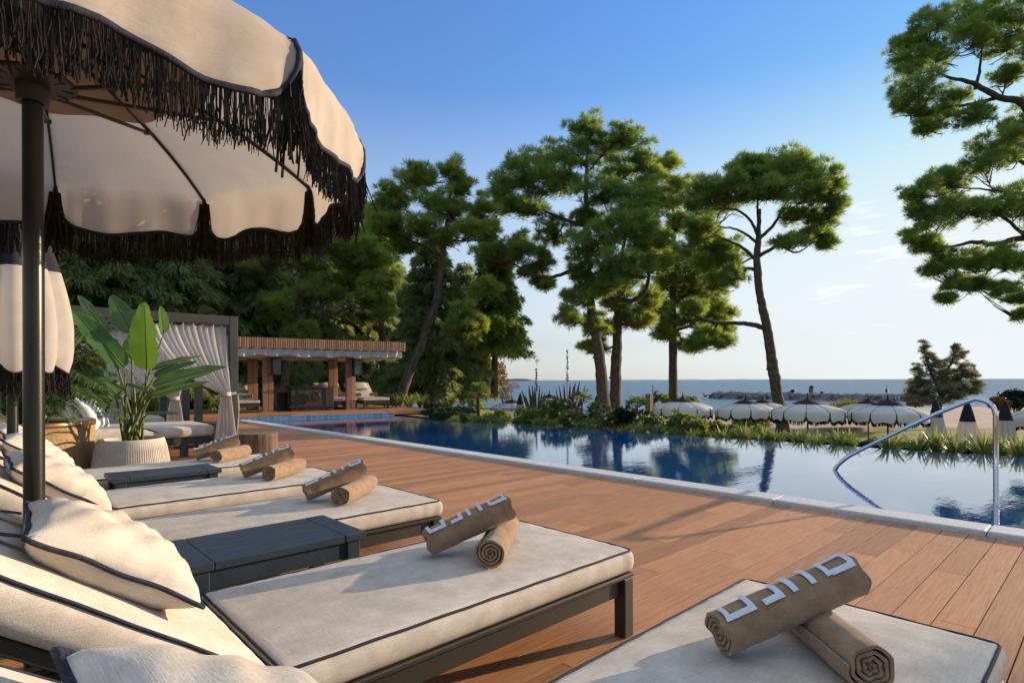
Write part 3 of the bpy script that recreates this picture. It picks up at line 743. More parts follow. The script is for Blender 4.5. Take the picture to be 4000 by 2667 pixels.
def parasol(label, loc, rot0, group=None, nr=10, Rr=.972, tipz=1.868, drop=.205, hi=True, name='parasol', fr_len=.125, capw=.36, hubz=None):
    t = thing(name, label, 'parasol', loc, rot0, group)
    prof = canopy_profile(Rr, drop) if hi else canopy_profile(Rr, drop, a0=7, a1=22, pw=1.6); P = canopy_fn(prof, nr, Rr, drop, capw, ob=0 if hi else .04); nu, nv = (22, 26) if hi else (10, 10)
    Z = Vector((0, 0, tipz)); m = MB(); rims = []
    for k in range(nr):
        vs = []
        def fn(u, v, k=k):
            uu = .5-.5*math.cos(math.pi*u); p = P(k, uu, v)+Z; return p, Vector((math.cos((k+uu)*2*math.pi/nr)*.4, math.sin((k+uu)*2*math.pi/nr)*.4, .8))
        m.sheet(fn, nu, nv, .0025)
        rims.append([P(k, .5-.5*math.cos(math.pi*j/44), 1)+Z for j in range(45)])
    m.build('canopy', M['canopy' if hi else 'beachcloth'], t, smooth=True, auto=60)
    tr = MB()
    for rim in rims: tr.tube(rim, .0085 if hi else .012, 6)
    for k in range(nr):
        if True:
            th = k*2*math.pi/nr; tr.tube([Vector((math.cos(th)*q[0], math.sin(th)*q[0], q[1]+.004))+Z for q in prof[5:]], .004 if hi else .005, 5)
    tr.build('trim', M['navy'], t, smooth=True)
    V, F, A = fringe_np(rims, fr_len, 820 if hi else 110, 5, wid=.0013 if hi else .008, lean=.055 if hi else .03, jit=.22)
    npmesh('fringe', V, F, A, M['fringe'], t)
    # pagoda cap over the crown with its finial, and the tan lining under it
    apex = prof[0][1]
    fk = 1 if hi else .80
    cp = [(.012, apex+.30*fk), (.018, apex+.22*fk), (.03, apex+.16*fk), (.06, apex+.105*fk), (.12, apex+.06), (.24, apex+.027), (Rr*capw*1.02, rib_pt(prof, capw)[1]+.028), (Rr*(capw+.08), rib_pt(prof, capw+.08)[1]+.016)]
    m = MB(); m.lathe([(r, z+tipz) for r, z in cp], 40, fn=lambda r, z, a: r*(1+.02*abs(math.sin(a*nr/2)))); c = m.build('cap', M['capcloth'], t, smooth=True)
    m = MB(); m.lathe([(.0, apex+tipz+.30*fk+.045), (.012, apex+tipz+.30*fk+.035), (.018, apex+tipz+.30*fk+.018), (.012, apex+tipz+.30*fk), (.006, apex+tipz+.30*fk-.01)], 12); m.build('finial', M['black'], c, smooth=True)
    if hi:
        m = MB(); m.lathe([(.02, apex+tipz+.0), (.15, rib_pt(prof, .15)[1]+tipz-.004), (Rr*.3, rib_pt(prof, .3)[1]+tipz-.006), (Rr*.50, rib_pt(prof, .50)[1]+tipz-.016)], 60, fn=lambda r, z, a: r*(1+.05*math.cos(a*nr))); m.build('cap_lining', M['lining'], t, smooth=True)
    pr = .027 if hi else .026
    m = MB(); m.lathe([(pr, 0), (pr, tipz+apex+.05)], 28); m.build('pole', M['pole'], t, smooth=True)
    if hi:
        hubz = hubz or tipz+.055
        m = MB(); m.lathe([(pr+.001, hubz-.062), (.040, hubz-.062), (.043, hubz-.055), (.043, hubz-.008), (.06, hubz-.006), (.108, hubz-.002), (.112, hubz+.004), (.110, hubz+.012), (.05, hubz+.016), (pr, hubz+.016)], 40)
        for k in range(nr):
            a = (k+.5)*2*math.pi/nr; m.box((math.cos(a)*.085, math.sin(a)*.085, hubz-.004), (.03, .008, .006), rz=a)
        m.build('hub', M['frame'], t, auto=40, smooth=True)
        for k in range(nr):
            a = k*2*math.pi/nr; ca, sa = math.cos(a), math.sin(a)
            m = MB(); pts = [Vector((ca*rib_pt(prof, w)[0], sa*rib_pt(prof, w)[0], rib_pt(prof, w)[1]-.010+tipz)) for w in [.03]+[i/14 for i in range(1, 15)]]
            for i in range(len(pts)-1): m.bar(pts[i], pts[i+1], .008, .011)
            rb = m.build('rib', M['black'], t)
            jr, jz = rib_pt(prof, .55); j = Vector((ca*jr, sa*jr, jz+tipz-.022))
            m = MB(); m.bar((ca*.10, sa*.10, hubz), j, .009, .012); m.tube([j+Vector((-sa*.012, ca*.012, 0)), j+Vector((sa*.012, -ca*.012, 0))], .010, 8)
            m.build('strut', M['frame'], rb)
            # tasselled slit: dark cloth lining the notch at the rib tip
            m = MB(); tip = Vector((ca*prof[-1][0], sa*prof[-1][0], tipz)); sv = Vector((-sa, ca, 0)); ov = Vector((ca, sa, 0))
            m.grid(lambda u, v: tip-ov*(.012-.004*math.cos(u*12))+sv*((u-.5)*(.012+.05*v))+Vector((0, 0, .012-v*.17))+ov*.03*v, 8, 6)
            m.build('slit_tassel', M['navy'], t, smooth=True)
        for k in range(nr):
            a = k*2*math.pi/nr; V, F, A = fringe_np([[Vector((math.cos(a)*(Rr-.005)-math.sin(a)*q, math.sin(a)*(Rr-.005)+math.cos(a)*q, tipz-.02)) for q in (-.022, .022)]], .26, 900, 8+k)
            npmesh('tip_fringe', V, F, A, M['fringe'], t)
    return t
parasol('open cream parasol with long black fringe and dark pole between the near loungers', (.119, 2.30, 0), R(10.5))
def closed_parasol(label, loc, rz, h, Lc, rad, top_frac, group, name='closed_parasol', fr=.12, dark_fr=True, seed=1, pr=.027, flare=False):
    """h: height of the canopy's top; Lc: length of the folded canopy"""
    t = thing(name, label, 'parasol', loc, rz, group); rs = random.Random(seed); nl = 10
    def rr(tt):
        if flare: return .02+rad*tt**.72*.9
        return .02+rad*(1-(1-min(1, tt/.8))**1.5)*(1 if tt < .9 else 1-.10*((tt-.9)/.1)**2)
    ph = rs.uniform(0, 6)
    def P(a, tt):
        lob = abs(math.sin(a*nl/2+ph)); r = rr(tt)*(.74+.30*lob**.6)*(1+.05*math.sin(a+ph))
        sc_ = .06*(lob-.5)*max(0, (tt-.9)/.1)
        return Vector((math.cos(a)*r, math.sin(a)*r, h-tt*Lc-sc_))
    na, nv = 80, 20; m = MB(); vs = []; fs = []
    for j in range(nv+1):
        for i in range(na): vs.append(P(2*math.pi*i/na, j/nv))
    for j in range(nv):
        for i in range(na): fs.append((j*na+i, (j+1)*na+i, (j+1)*na+(i+1) % na, j*na+(i+1) % na))
    m.add(vs, fs)
    for k, f in enumerate(m.f):
        if (h-sum(m.v[i][2] for i in f)/4)/Lc < top_frac: m.mi[k] = 1
    m.build('folded_canopy', [M['canopy'], M['capcloth']], t, smooth=True)
    rim = [P(2*math.pi*i/na, 1) for i in range(na)]
    m = MB(); m.tube(rim, .006, 5, closed=True); m.build('trim', M['navy'], t)
    V, F, A = fringe_np([rim+[rim[0]]], fr, 420, seed, wid=.004, lean=.05); npmesh('fringe', V, F, A, M['fringe'], t)
    m = MB(); m.lathe([(pr, 0), (pr, h-.02)], 20); m.lathe([(.016, h-.02), (.02, h+.02), (.012, h+.04), (.022, h+.06), (.008, h+.09), (.0, h+.095)], 12); m.build('pole', M['pole'], t, smooth=True)
    return t
closed_parasol('closed cream parasol with black top and fringe behind the near dark pole', (.135, 4.50, 0), .3, 2.25, 1.17, .255, .5, None, seed=3)
# beach parasols on the lawn
BP = [(1855, 915, 17.8, 'fully open white beach parasol beside the tall leaning pine trunk, right of it'),
      (2039, 918, 17.3, 'open white beach parasol nearest the closed parasols, largest of its pair'),
      (1713, 916, 20.5, 'open white beach parasol just left of the tall leaning pine trunk'),
      (1752, 916, 25.5, 'open white beach parasol half hidden behind another one by the leaning pine trunk'),
      (1994, 917, 22.5, 'open white beach parasol overlapped by a larger one, before the grassy mound'),
      (1568, 912, 21.0, 'open white beach parasol in front of the straight pine, beside the wooden post'),
      (2398, 930, 17.5, 'open white beach parasol cut off at the view edge, past the closed ones'),
      (1262, 905, 25.0, 'open white beach parasol behind the agaves, partly hidden by leafy shrubs'),
      (1176, 917, 27.0, 'open pale beach parasol left of the agaves')]
def ground_at(x, y): return terrain_z(x, y)
b0 = None
for i, (xd, yd, d, lab) in enumerate(BP):
    p = W(xd, yd, d); tip = 1.75 if i != 7 else 1.9
    pass
    if b0 is None: b0 = parasol(lab, (p.x, p.y, p.z-2.11), .3, 'open beach parasols on the lawn', hi=False, name='beach_parasol', Rr=1.04, tipz=1.72, drop=.30, fr_len=.09, capw=.34); o = b0
    else: o = dup(b0, (p.x, p.y, p.z-2.11), rz=.3+i*.77, label=lab)
c0 = None
for i, (xd, yd, d, sc_, lab) in enumerate([(2149, 916, 22.0, 1.12, 'closed black and white beach parasol before the tamarisk, leftmost of the three'),
        (2222, 917, 18.0, 1.12, 'closed black and white beach parasol behind the sloping handrail, middle of the three'),
        (2309, 917, 17.0, 1.0, 'closed black and white beach parasol with short black fringe, beside the handrail top'),
        (1195, 902, 25.0, .8, 'closed dark parasol tip standing left of the agaves'),
        (1371, 905, 24.0, .8, 'closed dark parasol leaning by the twin pine trunks'),
        (979, 908, 25.5, .8, 'closed dark parasol tip beyond the far deck corner')]):
    p = W(xd, yd, d)
    if c0 is None: c0 = closed_parasol(lab, (p.x, p.y, p.z-2.1*sc_), .2, 2.05, 1.28, .33, .47, 'closed beach parasols', name='closed_parasol', fr=.06, seed=11, flare=True); o = c0; o.scale = (sc_,)*3
    else: o = dup(c0, (p.x, p.y, p.z-2.1*sc_), rz=i*1.1, label=lab, scale=sc_)
# ------------------------------------------------------------------ handrail in the pool
def handrail():
    t = thing('pool_handrail', 'curved polished steel handrail rising out of the pool water', 'handrail', (6.87, 1.4, 0))
    pts = [(0, .80, -.45), (0, .80, .0), (0, .80, .55), (0, .805, .69), (0, .84, .765), (0, .91, .80), (0, .99, .79), (0, 1.3, .625), (0, 1.75, .345), (0, 1.98, .195), (0, 2.09, .10), (0, 2.16, 0), (0, 2.22, -.2)]
    pts = [Vector((0, p[1]-1.4, p[2])) for p in pts]
    pth = [Vector(q) for q in smooth_path(pts, 8)]
    m = MB(); m.tube(pth, .021, 20); m.build('rail', M['steel'], t, smooth=True)
    m = MB(); m.lathe([(.024, .17), (.024, .20), (.0215, .20)], 20, c=(0, -.6, 0)); m.build('sleeve', M['steel'], t, smooth=True)
handrail()
# ------------------------------------------------------------------ stump table, planters
def stump(label, loc, r, h, seed):
    t = thing('stump_table', label, 'stump table', loc); rs = random.Random(seed); ph = [rs.uniform(0, 6) for _ in range(5)]
    fn = lambda rr, z, a: rr*(1+.03*math.sin(2*a+ph[0])+.02*math.sin(5*a+ph[1]+z*3)+.008*math.sin(17*a+ph[2]))
    m = MB(); m.lathe([(r*1.02, 0), (r*1.01, h*.3), (r, h*.7), (r*.99, h-.012), (r*.96, h)], 64, fn=fn); m.build('bark', M['stump'], t, smooth=True)
    m = MB(); m.lathe([(r*.962, h-.0005), (r*.5, h+.002), (0.001, h+.002)], 64, fn=fn); m.build('top', M['stumptop'], t, smooth=True)
stump('round tree stump table on the deck beside the farthest lounger', (2.70, 7.85, 0), .235, .31, 4)
stump('smaller tree stump table behind the tied cabana curtain', (2.95, 10.6, 0), .2, .30, 6)
def leaf_sheet(mb, base, tip, up, width, sag, nu=6, nv=14, rag=.0, fold=.25, seed=0, shape=.55, pet=0):
    """broad leaf from base to tip; up = blade normal side"""
    base, tip, up = Vector(base), Vector(tip), Vector(up).normalized(); d = tip-base; Ln = d.length; rs = random.Random(seed); ph = rs.uniform(0, 6)
    side = d.cross(up).normalized(); nrm = side.cross(d).normalized()
    def fn(u, v):
        w = width*(math.sin(math.pi*min(1, v**shape))**.55 if 0 < v < 1 else .02)
        x = (u*2-1); edge = 1+rag*math.sin(v*38+ph)*abs(x)**3+rag*.6*math.sin(v*71+ph*2)*abs(x)**3
        c = base+d*v-nrm*(sag*Ln*(v**2))
        return c+side*(x*w*edge)+nrm*(fold*w*(abs(x)-.2))+nrm*(.05*width*math.sin(v*17+x*2+ph)*abs(x)**2+.016*width*math.sin(v*130-abs(x)*5)*abs(x))
    mb.av = rs.random(); mb.grid(fn, nu, nv)
def banana_plant():
    c = Vector((1.03, 6.33, 0))
    t = thing('potted_banana_plant', 'broad leaved banana-like plant in a ribbed cream pot beside the lounger row', 'potted plant', c)
    H_ = .47
    prof = [(.29, 0), (.312, .03), (.315, .12), (.305, .25), (.285, .38), (.268, .445), (.262, .462), (.255, .47), (.243, .468), (.236, .45), (.23, .40)]
    m = MB(); m.lathe(prof, 832, fn=lambda r, z, a: r*(1+(.007*(1 if math.cos(a*104) > 0 else -1) if z < .44 and r > .25 else 0))); pot = m.build('pot', M['terrac'], t, smooth=False)
    m = MB(); m.lathe([(.235, .42), (.1, .435), (.001, .44)], 32); m.build('soil', M['soil'], pot, smooth=True)
    d0 = 5.3
    # (base x,y) (tip x,y) of each blade as surveyed, distance offsets, width, normal lean
    LV = [((835, 655), (800, 62), (0, -.10), .135, (-.2, -1, .15)), ((640, 635), (180, 105), (.02, -.2), .085, (.5, -.8, .5)),
          ((470, 310), (230, -30), (.2, .35), .05, (.6, -.7, .3)), ((705, 335), (530, -10), (.08, .1), .085, (.7, -.9, .3)),
          ((985, 345), (975, 110), (.15, .25), .065, (.3, .9, .2)), ((890, 800), (1505, 590), (-.03, .15), .085, (-.3, .25, 1)),
          ((880, 660), (1300, 500), (.12, .45), .055, (-.2, .3, 1)), ((905, 720), (1270, 555), (.06, .3), .06, (-.2, .2, 1)),
          ((895, 870), (1275, 690), (0, .2), .05, (-.2, .1, 1)), ((890, 890), (1355, 735), (-.1, -.05), .045, (-.3, .1, 1)),
          ((615, 905), (385, 700), (-.08, -.2), .095, (.3, -.6, 1)), ((640, 800), (350, 630), (.1, .1), .05, (.2, .2, 1)),
          ((660, 780), (870, 850), (-.1, -.2), .04, (0, 0, 1)), ((840, 1050), (1110, 1020), (-.1, -.1), .05, (-.1, -.2, 1)),
          ((590, 1075), (440, 1060), (-.1, -.15), .04, (.1, .1, 1)), ((800, 1175), (945, 1200), (-.15, -.2), .025, (0, 0, 1)),
          ((520, 690), (360, 640), (.2, .2), .045, (.3, .3, 1)), ((700, 560), (720, 330), (.25, .3), .07, (-.6, .5, .2))]
    cv = lambda x, y, dd: W((200+x*.4464)/1.70068, (1150+y*.4464)/1.70068, d0+dd)
    for k, (b, tp, (db, dt), w, up) in enumerate(LV):
        B, T = cv(*b, db)-c, cv(*tp, dt)-c; m = MB()
        if k in (5, 6, 7, 8, 9): up = (up[0], -.9, .75)
        w *= 1.18
        upv = RV*up[0]+FV*up[1]+Vector((0, 0, up[2]))
        leaf_sheet(m, B, T, upv, w, .10 if k else .03, 10, 64, .045, .20, seed=k, shape=.62)
        lf = m.build('leaf', M['banana'], t, smooth=True)
        m = MB(); n_ = upv.normalized(); d = T-B; sd_ = d.cross(n_).normalized(); nr_ = sd_.cross(d).normalized()
        m.tube([B+d*v-nr_*((.10 if k else .03)*d.length*v*v)+nr_*(.004-.05*w) for v in (0, .2, .4, .6, .8, .97)], [.006, .005, .0045, .004, .003, .001], 5); m.build('midrib', M['stalk'], lf, smooth=True)
        root = Vector((random.uniform(-.09, .09), random.uniform(-.07, .07), .43)); mid = root.lerp(B, .55)+Vector((0, 0, .06))
        m = MB(); m.av = random.random(); m.tube([Vector(q) for q in smooth_path([root, mid, B], 6)], [.013-.0006*i for i in range(13)], 7); m.build('stalk', M['stalk'], t, smooth=True)
banana_plant()
def frond(mb, base, tip, rise, leaf, n=26, w=.014, droop=.5, seed=0):
    rs = random.Random(seed); base, tip = Vector(base), Vector(tip); mid = base.lerp(tip, .5)+Vector((0, 0, rise))
    pts = [Vector(q) for q in smooth_path([base, mid, tip], 10)]
    mb.av = rs.random(); mb.tube(pts, [.008*(1-i/len(pts))+.0015 for i in range(len(pts))], 5)
    for i in range(3, n):
        f = i/n*(len(pts)-1); k = min(int(f), len(pts)-2); p = pts[k].lerp(pts[k+1], f-k); t = (pts[k+1]-pts[k]).normalized()
        sd_ = t.cross(Vector((0, 0, 1))).normalized(); ln = leaf*math.sin(math.pi*(.18+.8*i/n))**.8*rs.uniform(.85, 1.1)
        for s in (-1, 1):
            dr = (t*.55+sd_*s*.8+Vector((0, 0, .12))).normalized(); q1 = p+dr*ln*.5; q2 = p+dr*ln*.95-Vector((0, 0, droop*ln*rs.uniform(.5, 1)))
            up = t.cross(dr).normalized()*1.0; wv = (q1-p).cross(up).normalized()*w
            mb.av = rs.random(); mb.add([p, q1+wv, q1-wv, q2], [(0, 1, 2), (1, 3, 2)])
def palm_planter():
    c = Vector((.30, 6.75, 0)); d0 = 5.15
    t = thing('potted_palm', 'arching palm in a big woven gold planter behind the lounger pillows', 'potted plant', c)
    m = MB(); m.lathe([(.47, 0), (.50, .25), (.50, .60)], 72, fn=lambda r, z, a: r*(1+.006*math.sin(a*36))); pl = m.build('planter', M['basket'], t, smooth=True)
    m = MB(); m.lathe([(.503, .598), (.508, .60), (.508, .645), (.50, .648), (.47, .648), (.465, .62)], 72); m.build('rim', M['brass'], pl, smooth=True)
    m = MB(); m.lathe([(.47, .60), (.2, .62), (.001, .63)], 32); m.build('soil', M['soil'], pl, smooth=True)
    c2 = lambda x, y, dd: W(x*.5102/1.70068, (1200+y*.5102)/1.70068, d0+dd)-c
    FR = [((340, 850), (960, 140), .28, .34, .4), ((360, 840), (620, 40), .15, .24, .3), ((380, 850), (720, 330), .18, .22, 0), ((360, 860), (960, 870), .34, .17, -.3), ((340, 860), (700, 640), .22, .2, -.2),
          ((300, 860), (480, 560), .2, .2, -.3), ((260, 850), (560, 880), .26, .16, -.55), ((200, 850), (20, 620), .2, .2, -.2), ((220, 860), (-80, 760), .22, .2, -.3), ((260, 850), (360, 130), .1, .22, .5),
          ((200, 850), (120, 640), .16, .18, -.3), ((300, 860), (760, 480), .22, .22, .3), ((320, 850), (900, 520), .3, .22, .15), ((180, 850), (-200, 480), .2, .22, .2), ((280, 850), (560, 300), .16, .22, .2), ((350, 860), (820, 760), .26, .16, -.45), ((300, 860), (420, 800), .2, .16, -.6), ((240, 860), (180, 520), .15, .2, .3)]
    FR += [((300, 850), (640, 180), .12, .24, .15), ((300, 850), (540, 90), .1, .24, .1), ((300, 860), (620, 420), .2, .22, -.1), ((280, 860), (500, 700), .24, .2, -.5), ((300, 860), (860, 640), .3, .2, -.2), ((260, 860), (400, 420), .14, .22, 0), ((300, 850), (1000, 330), .3, .24, .35)]
    for k, (b, e, rise, lf, dd) in enumerate(FR):
        B = Vector((random.uniform(-.15, .15), random.uniform(-.15, .15), .63)); m = MB(); frond(m, B, c2(*e, dd), rise, lf*1.35, seed=k, n=36, w=.013); m.build('frond', M['palm'], t)
palm_planter()
# ------------------------------------------------------------------ cabanas
def curtain(label, top0, top1, ztop, tie, gath, zbot, seed, thick=0.0, nf=13, tie_t=.70, parent=None, post=None, bot=None):
    """sheer curtain from the rail (top0..top1) gathered at tie; local coords are world units here"""
    c = (Vector(top0)+Vector(top1))/2; c.z = 0
    t = thing('sheer_curtain', label, 'curtain', c); rs = random.Random(seed); ph = [rs.uniform(0, 6) for _ in range(4)]
    top0, top1, tie = Vector(top0)-c, Vector(top1)-c, Vector(tie)-c; along = (top1-top0).normalized(); nr = Vector((-along.y, along.x, 0))
    bot = Vector(bot)-c if bot is not None else Vector((tie.x, tie.y, zbot))
    def fn(u, v):
        P0 = top0.lerp(top1, u); P0 = Vector((P0.x, P0.y, ztop))
        g = tie+along*((u-.5)*gath); e = bot+along*((u-.5)*gath*2.4); e.z = zbot+.012*math.sin(u*40+ph[3])
        if v < tie_t:
            q = v/tie_t; k = q**1.35; p = P0.lerp(g, k); p.z = P0.z*(1-q)+tie.z*q-.10*math.sin(math.pi*q)*(abs((top0+(top1-top0)*u-tie).dot(along))/max(.01, (top1-top0).length))
            am = .020*(1-q)+.012*q
        else:
            q = (v-tie_t)/(1-tie_t); p = g.lerp(e, q); am = .012+.010*q
        p = p+nr*(am*math.sin(u*nf*2*math.pi+ph[0]+v*1.2)+am*.5*math.sin(u*nf*4.7*math.pi+ph[1]))
        return p
    m = MB(); m.grid(fn, 110, 46)
    n = 8
    for k in range(n):          # tab tops over the rail
        u = (k+.5)/n; P0 = fn(u, 0); m.bar(P0+Vector((0, 0, -.01)), P0+Vector((0, 0, .055)), .006, .075, up=nr)
    m.build('cloth', M['sheer'], t, smooth=True)
    m = MB(); r = gath*.42
    m.lathe([(r, tie.z-.028), (r*1.12, tie.z-.02), (r*1.12, tie.z+.02), (r, tie.z+.028)], 20, c=(tie.x, tie.y, 0))
    if post is not None:
        p = Vector(post)-c; m.bar(tie+Vector((0, 0, 0)), p, .010, .034); m.build('tie_band', M['rope'], t)
        m = MB()
        for k in range(3):
            b = p+Vector((0, -.07+.012*k, -.02)); m.tube([Vector(q) for q in smooth_path([b, b+Vector((.01, -.01, -.16-.05*k)), b+Vector((-.005, .0, -.36-.06*k))], 4)], .0035, 5)
            m.tube([b+Vector((-.005, 0, -.36-.06*k)), b+Vector((-.005, 0, -.42-.06*k))], [.006, .004], 6)
        m.build('tie_cord', M['white_cloth'], t)
    else: m.build('tie_band', M['rope'], t)
M['rope'] = mat('woven_tie', (.40, .34, .26), (.55, .48, .39), rough=.9, ns=60, bump=.6, bs=120)
def cabana(label, x0, x1, y0, y1, h, g):
    t = thing('cabana_frame', label, 'cabana', ((x0+x1)/2, (y0+y1)/2, 0), 0, g); hx, hy = (x1-x0)/2, (y1-y0)/2; w = .105
    for sx in (-1, 1):
        for sy in (-1, 1): MB().box((sx*(hx-w/2), sy*(hy-w/2), h/2-.001), (w, w, h), bev=.004).build('post', M['cabana'], t)
    for sy in (-1, 1): MB().box((0, sy*(hy-w/2), h-.062), (2*hx-2*w-.002, w-.006, .118), bev=.003).build('beam', M['cabana'], t)
    for sx in (-1, 1): MB().box((sx*(hx-w/2), 0, h-.062), (w-.006, 2*hy-2*w-.002, .118), bev=.003).build('beam', M['cabana'], t)
    m = MB()
    for k in range(6): m.box((-hx+.3+k*(2*hx-.6)/5, 0, h-.05), (.05, 2*hy-2*w-.01, .05))
    m.build('roof_slats', M['cabana'], t)
    return t
CH = 1.885
cabana('dark square cabana frame with tied sheer curtain beside the pool', .35, 2.575, 8.26, 10.07, CH, 'dark cabanas')
cabana('dark cabana frame farther back, behind the nearer curtained cabana', .35, 2.575, 10.75, 12.5, CH, 'dark cabanas')
curtain('sheer curtain tied to the cabana post nearest the pool', (1.50, 8.33, 0), (2.45, 8.33, 0), CH-.15, (2.40, 8.20, .83), .13, .10, 3, post=(2.53, 8.19, .84))
curtain('sheer curtain tied to the rear cabana post, behind the near one', (1.25, 9.98, 0), (2.40, 9.98, 0), CH-.15, (2.18, 9.95, .74), .13, .10, 5)
curtain('sheer curtain hanging on the rear of the cabana behind the palm', (.45, 9.98, 0), (1.2, 9.98, 0), CH-.15, (.55, 9.95, .7), .13, .10, 9)
curtain('gathered sheer curtain on the farther cabana', (1.4, 10.82, 0), (2.4, 10.82, 0), CH-.15, (1.6, 10.8, .7), .2, .10, 7)
def daybed(label, x0, x1, y0, y1, z, seed, g):
    t = thing('daybed', label, 'daybed', ((x0+x1)/2, (y0+y1)/2, 0), 0, g); hx, hy = (x1-x0)/2, (y1-y0)/2
    m = MB()
    for s in (-1, 1): m.box((0, s*(hy-.04), z-.20), (2*hx, .06, .09), bev=.004); m.box((s*(hx-.03), 0, z-.20), (.055, 2*hy-.14, .085), bev=.004)
    for s in (-1, 1): m.box((0, s*(hy-.05), .13), (2*hx-.3, .035, .045), bev=.003)
    for k in range(10): m.box((-hx+.15+k*(2*hx-.3)/9, 0, z-.165), (.09, 2*hy-.15, .015))
    m.build('bed_frame', M['cabana'], t)
    for sx in (-1, 1):
        for sy in (-1, 1): MB().box((sx*(hx-.32), sy*(hy-.05), (z-.25)/2), (.085, .085, z-.247), bev=.003).build('leg', M['cabana'], t)
    m = MB(); soft_box(m, 2*hx+.05, 2*hy+.03, .15, .035, .02, (30, 20, 5), .002, seed, Matrix.Translation((0, 0, z-.153))); weld(m.build('mattress', M['linen'], t))
    return t
daybed('cream daybed under the near cabana, printed pillow at its head', .45, 2.28, 8.42, 9.5, .415, 3, 'cream daybeds in the cabanas')
daybed('cream daybed half hidden in the farther cabana', .5, 2.2, 10.9, 12.0, .415, 5, 'cream daybeds in the cabanas')
def printed_pillow(label, loc, rot, sx, sy, marks, seed):
    p = thing('throw_pillow', label, 'pillow', loc, 0, 'pillows on the near daybed'); o = pillow_mesh(sx, sy, .16, 'cushion', M['print'], p, pipe=False, seed=seed)
    mm = Matrix.Rotation(rot[2], 4, 'Z') @ Matrix.Rotation(rot[1], 4, 'Y') @ Matrix.Rotation(rot[0], 4, 'X'); mm.translation = Vector((0, 0, sy*.44))*S; o.matrix_local = mm
    if marks:
        m = MB(); rs = random.Random(2)
        for k in range(22):
            u = .16+.68*(k/21); v = .38+rs.uniform(-.03, .03); pp = pillow_mesh.pt
            for s in (-1, 1): m.add([pp(a_, b_, 1)+Vector((0, 0, .0025)) for a_, b_ in ((u, v), (u+.03, v+s*.03), (u+.035, v+s*.11), (u, v+s*.07))], [(0, 1, 2, 3)])
        m.build('print', M['printmark'], o)
printed_pillow('white pillow with a leafy dark print at the head of the near daybed', (1.02, 8.72, .42), (R(62), R(0), R(62)), .42, .40, True, 3)
printed_pillow('plain pale pillow behind the printed one on the near daybed', (.84, 8.80, .42), (R(66), 0, R(60)), .46, .42, False, 5)
# ------------------------------------------------------------------ pavilion bar on the far deck
PO = Vector((5.75, 16.02, .15)); PANG = R(-10.5)
def pavilion():
    t = thing('bar_pavilion', 'timber bar pavilion with slatted roof edge and billowing white cloth underside on the far deck', 'pavilion', PO, PANG)
    zu = 1.50; L0, L1, D0, D1 = -4.6, 3.72, -.75, 2.6
    for (x, y) in ((0, 0), (2.28, 0), (-.17, 1.5), (2.05, 1.05)):
        m = MB(); b = random.random()
        for (ox, w) in ((-.062, .125), (.075, .125)):
            m.av = random.random(); m.box((x+ox, y, zu/2+.02), (w, .14, zu), bev=.004)
        m.av = .1; m.box((x+.006, y+.02, zu/2+.02), (.03, .10, zu-.01))
        o = m.build('post', M['pavwood'], t)
        m = MB(); m.box((x+.02, y-.0, .012), (.38, .26, .024), bev=.003); m.build('base_plate', M['pavwood'], o)
    # roof edge of upright slats, over a solid board
    zf0, zf1 = zu+.22, zu+.49; m = MB(); n = int((L1-L0)/.0585)
    for k in range(n):
        m.av = random.random(); m.box((L0+.029+k*.0585, D0, (zf0+zf1)/2), (.040, .035, zf1-zf0), bev=.002)
    for k in range(int((D1-D0)/.0585)-1):
        for x in (L1, L0):
            m.av = random.random(); m.box((x, D0+.06+k*.0585, (zf0+zf1)/2), (.035, .040, zf1-zf0))
    m.build('roof_edge', M['pavwood'], t)
    m = MB(); m.box(((L0+L1)/2, (D0+D1)/2+.03, zf1-.16), (L1-L0-.06, D1-D0-.05, .25)); m.build('roof_slab', M['darkwood'], t)
    # cloth: hangs in front under the slats and billows underneath
    def bl(x, y): return .035*math.sin(x*4.1)*math.sin(y*2+1)+.022*math.sin(x*8.3+1.2)+.03*abs(math.sin(x*2.05+.4))
    m = MB()
    def fr(u, v):
        x = L0+.05+(L1-L0-.12)*u; zb = zu+.045-bl(x, D0)
        return Vector((x, D0+.05+.018*math.sin(x*23+v*2)+.05*v+.010*math.sin(x*47), zf0+.02+(zb-zf0-.02)*v))
    m.grid(fr, 260, 8)
    def un(u, v):
        x = L0+.05+(L1-L0-.12)*u; y = D0+.10+(D1-D0-.1)*v
        e = min(1, v*5); zb = zu+.045-bl(x, D0); zz = zu+.005-.05*math.sin(math.pi*min(1, v*2.2))*(.5+.5*math.sin(x*2.05+.4))+bl(x, y)*.5
        return Vector((x, y, zb*(1-e)+zz*e))
    m.grid(un, 200, 24)
    def sd_(u, v):
        y = D0+.1+(D1-D0-.1)*u; x = L1-.07; return Vector((x-.05*v+.02*math.sin(y*15), y, zf0+.02+(zu+.03-.03*abs(math.sin(y*4))-zf0-.02)*v))
    m.grid(sd_, 60, 6); m.build('cloth_ceiling', M['white_cloth'], t, smooth=True)
    return t
pavilion()
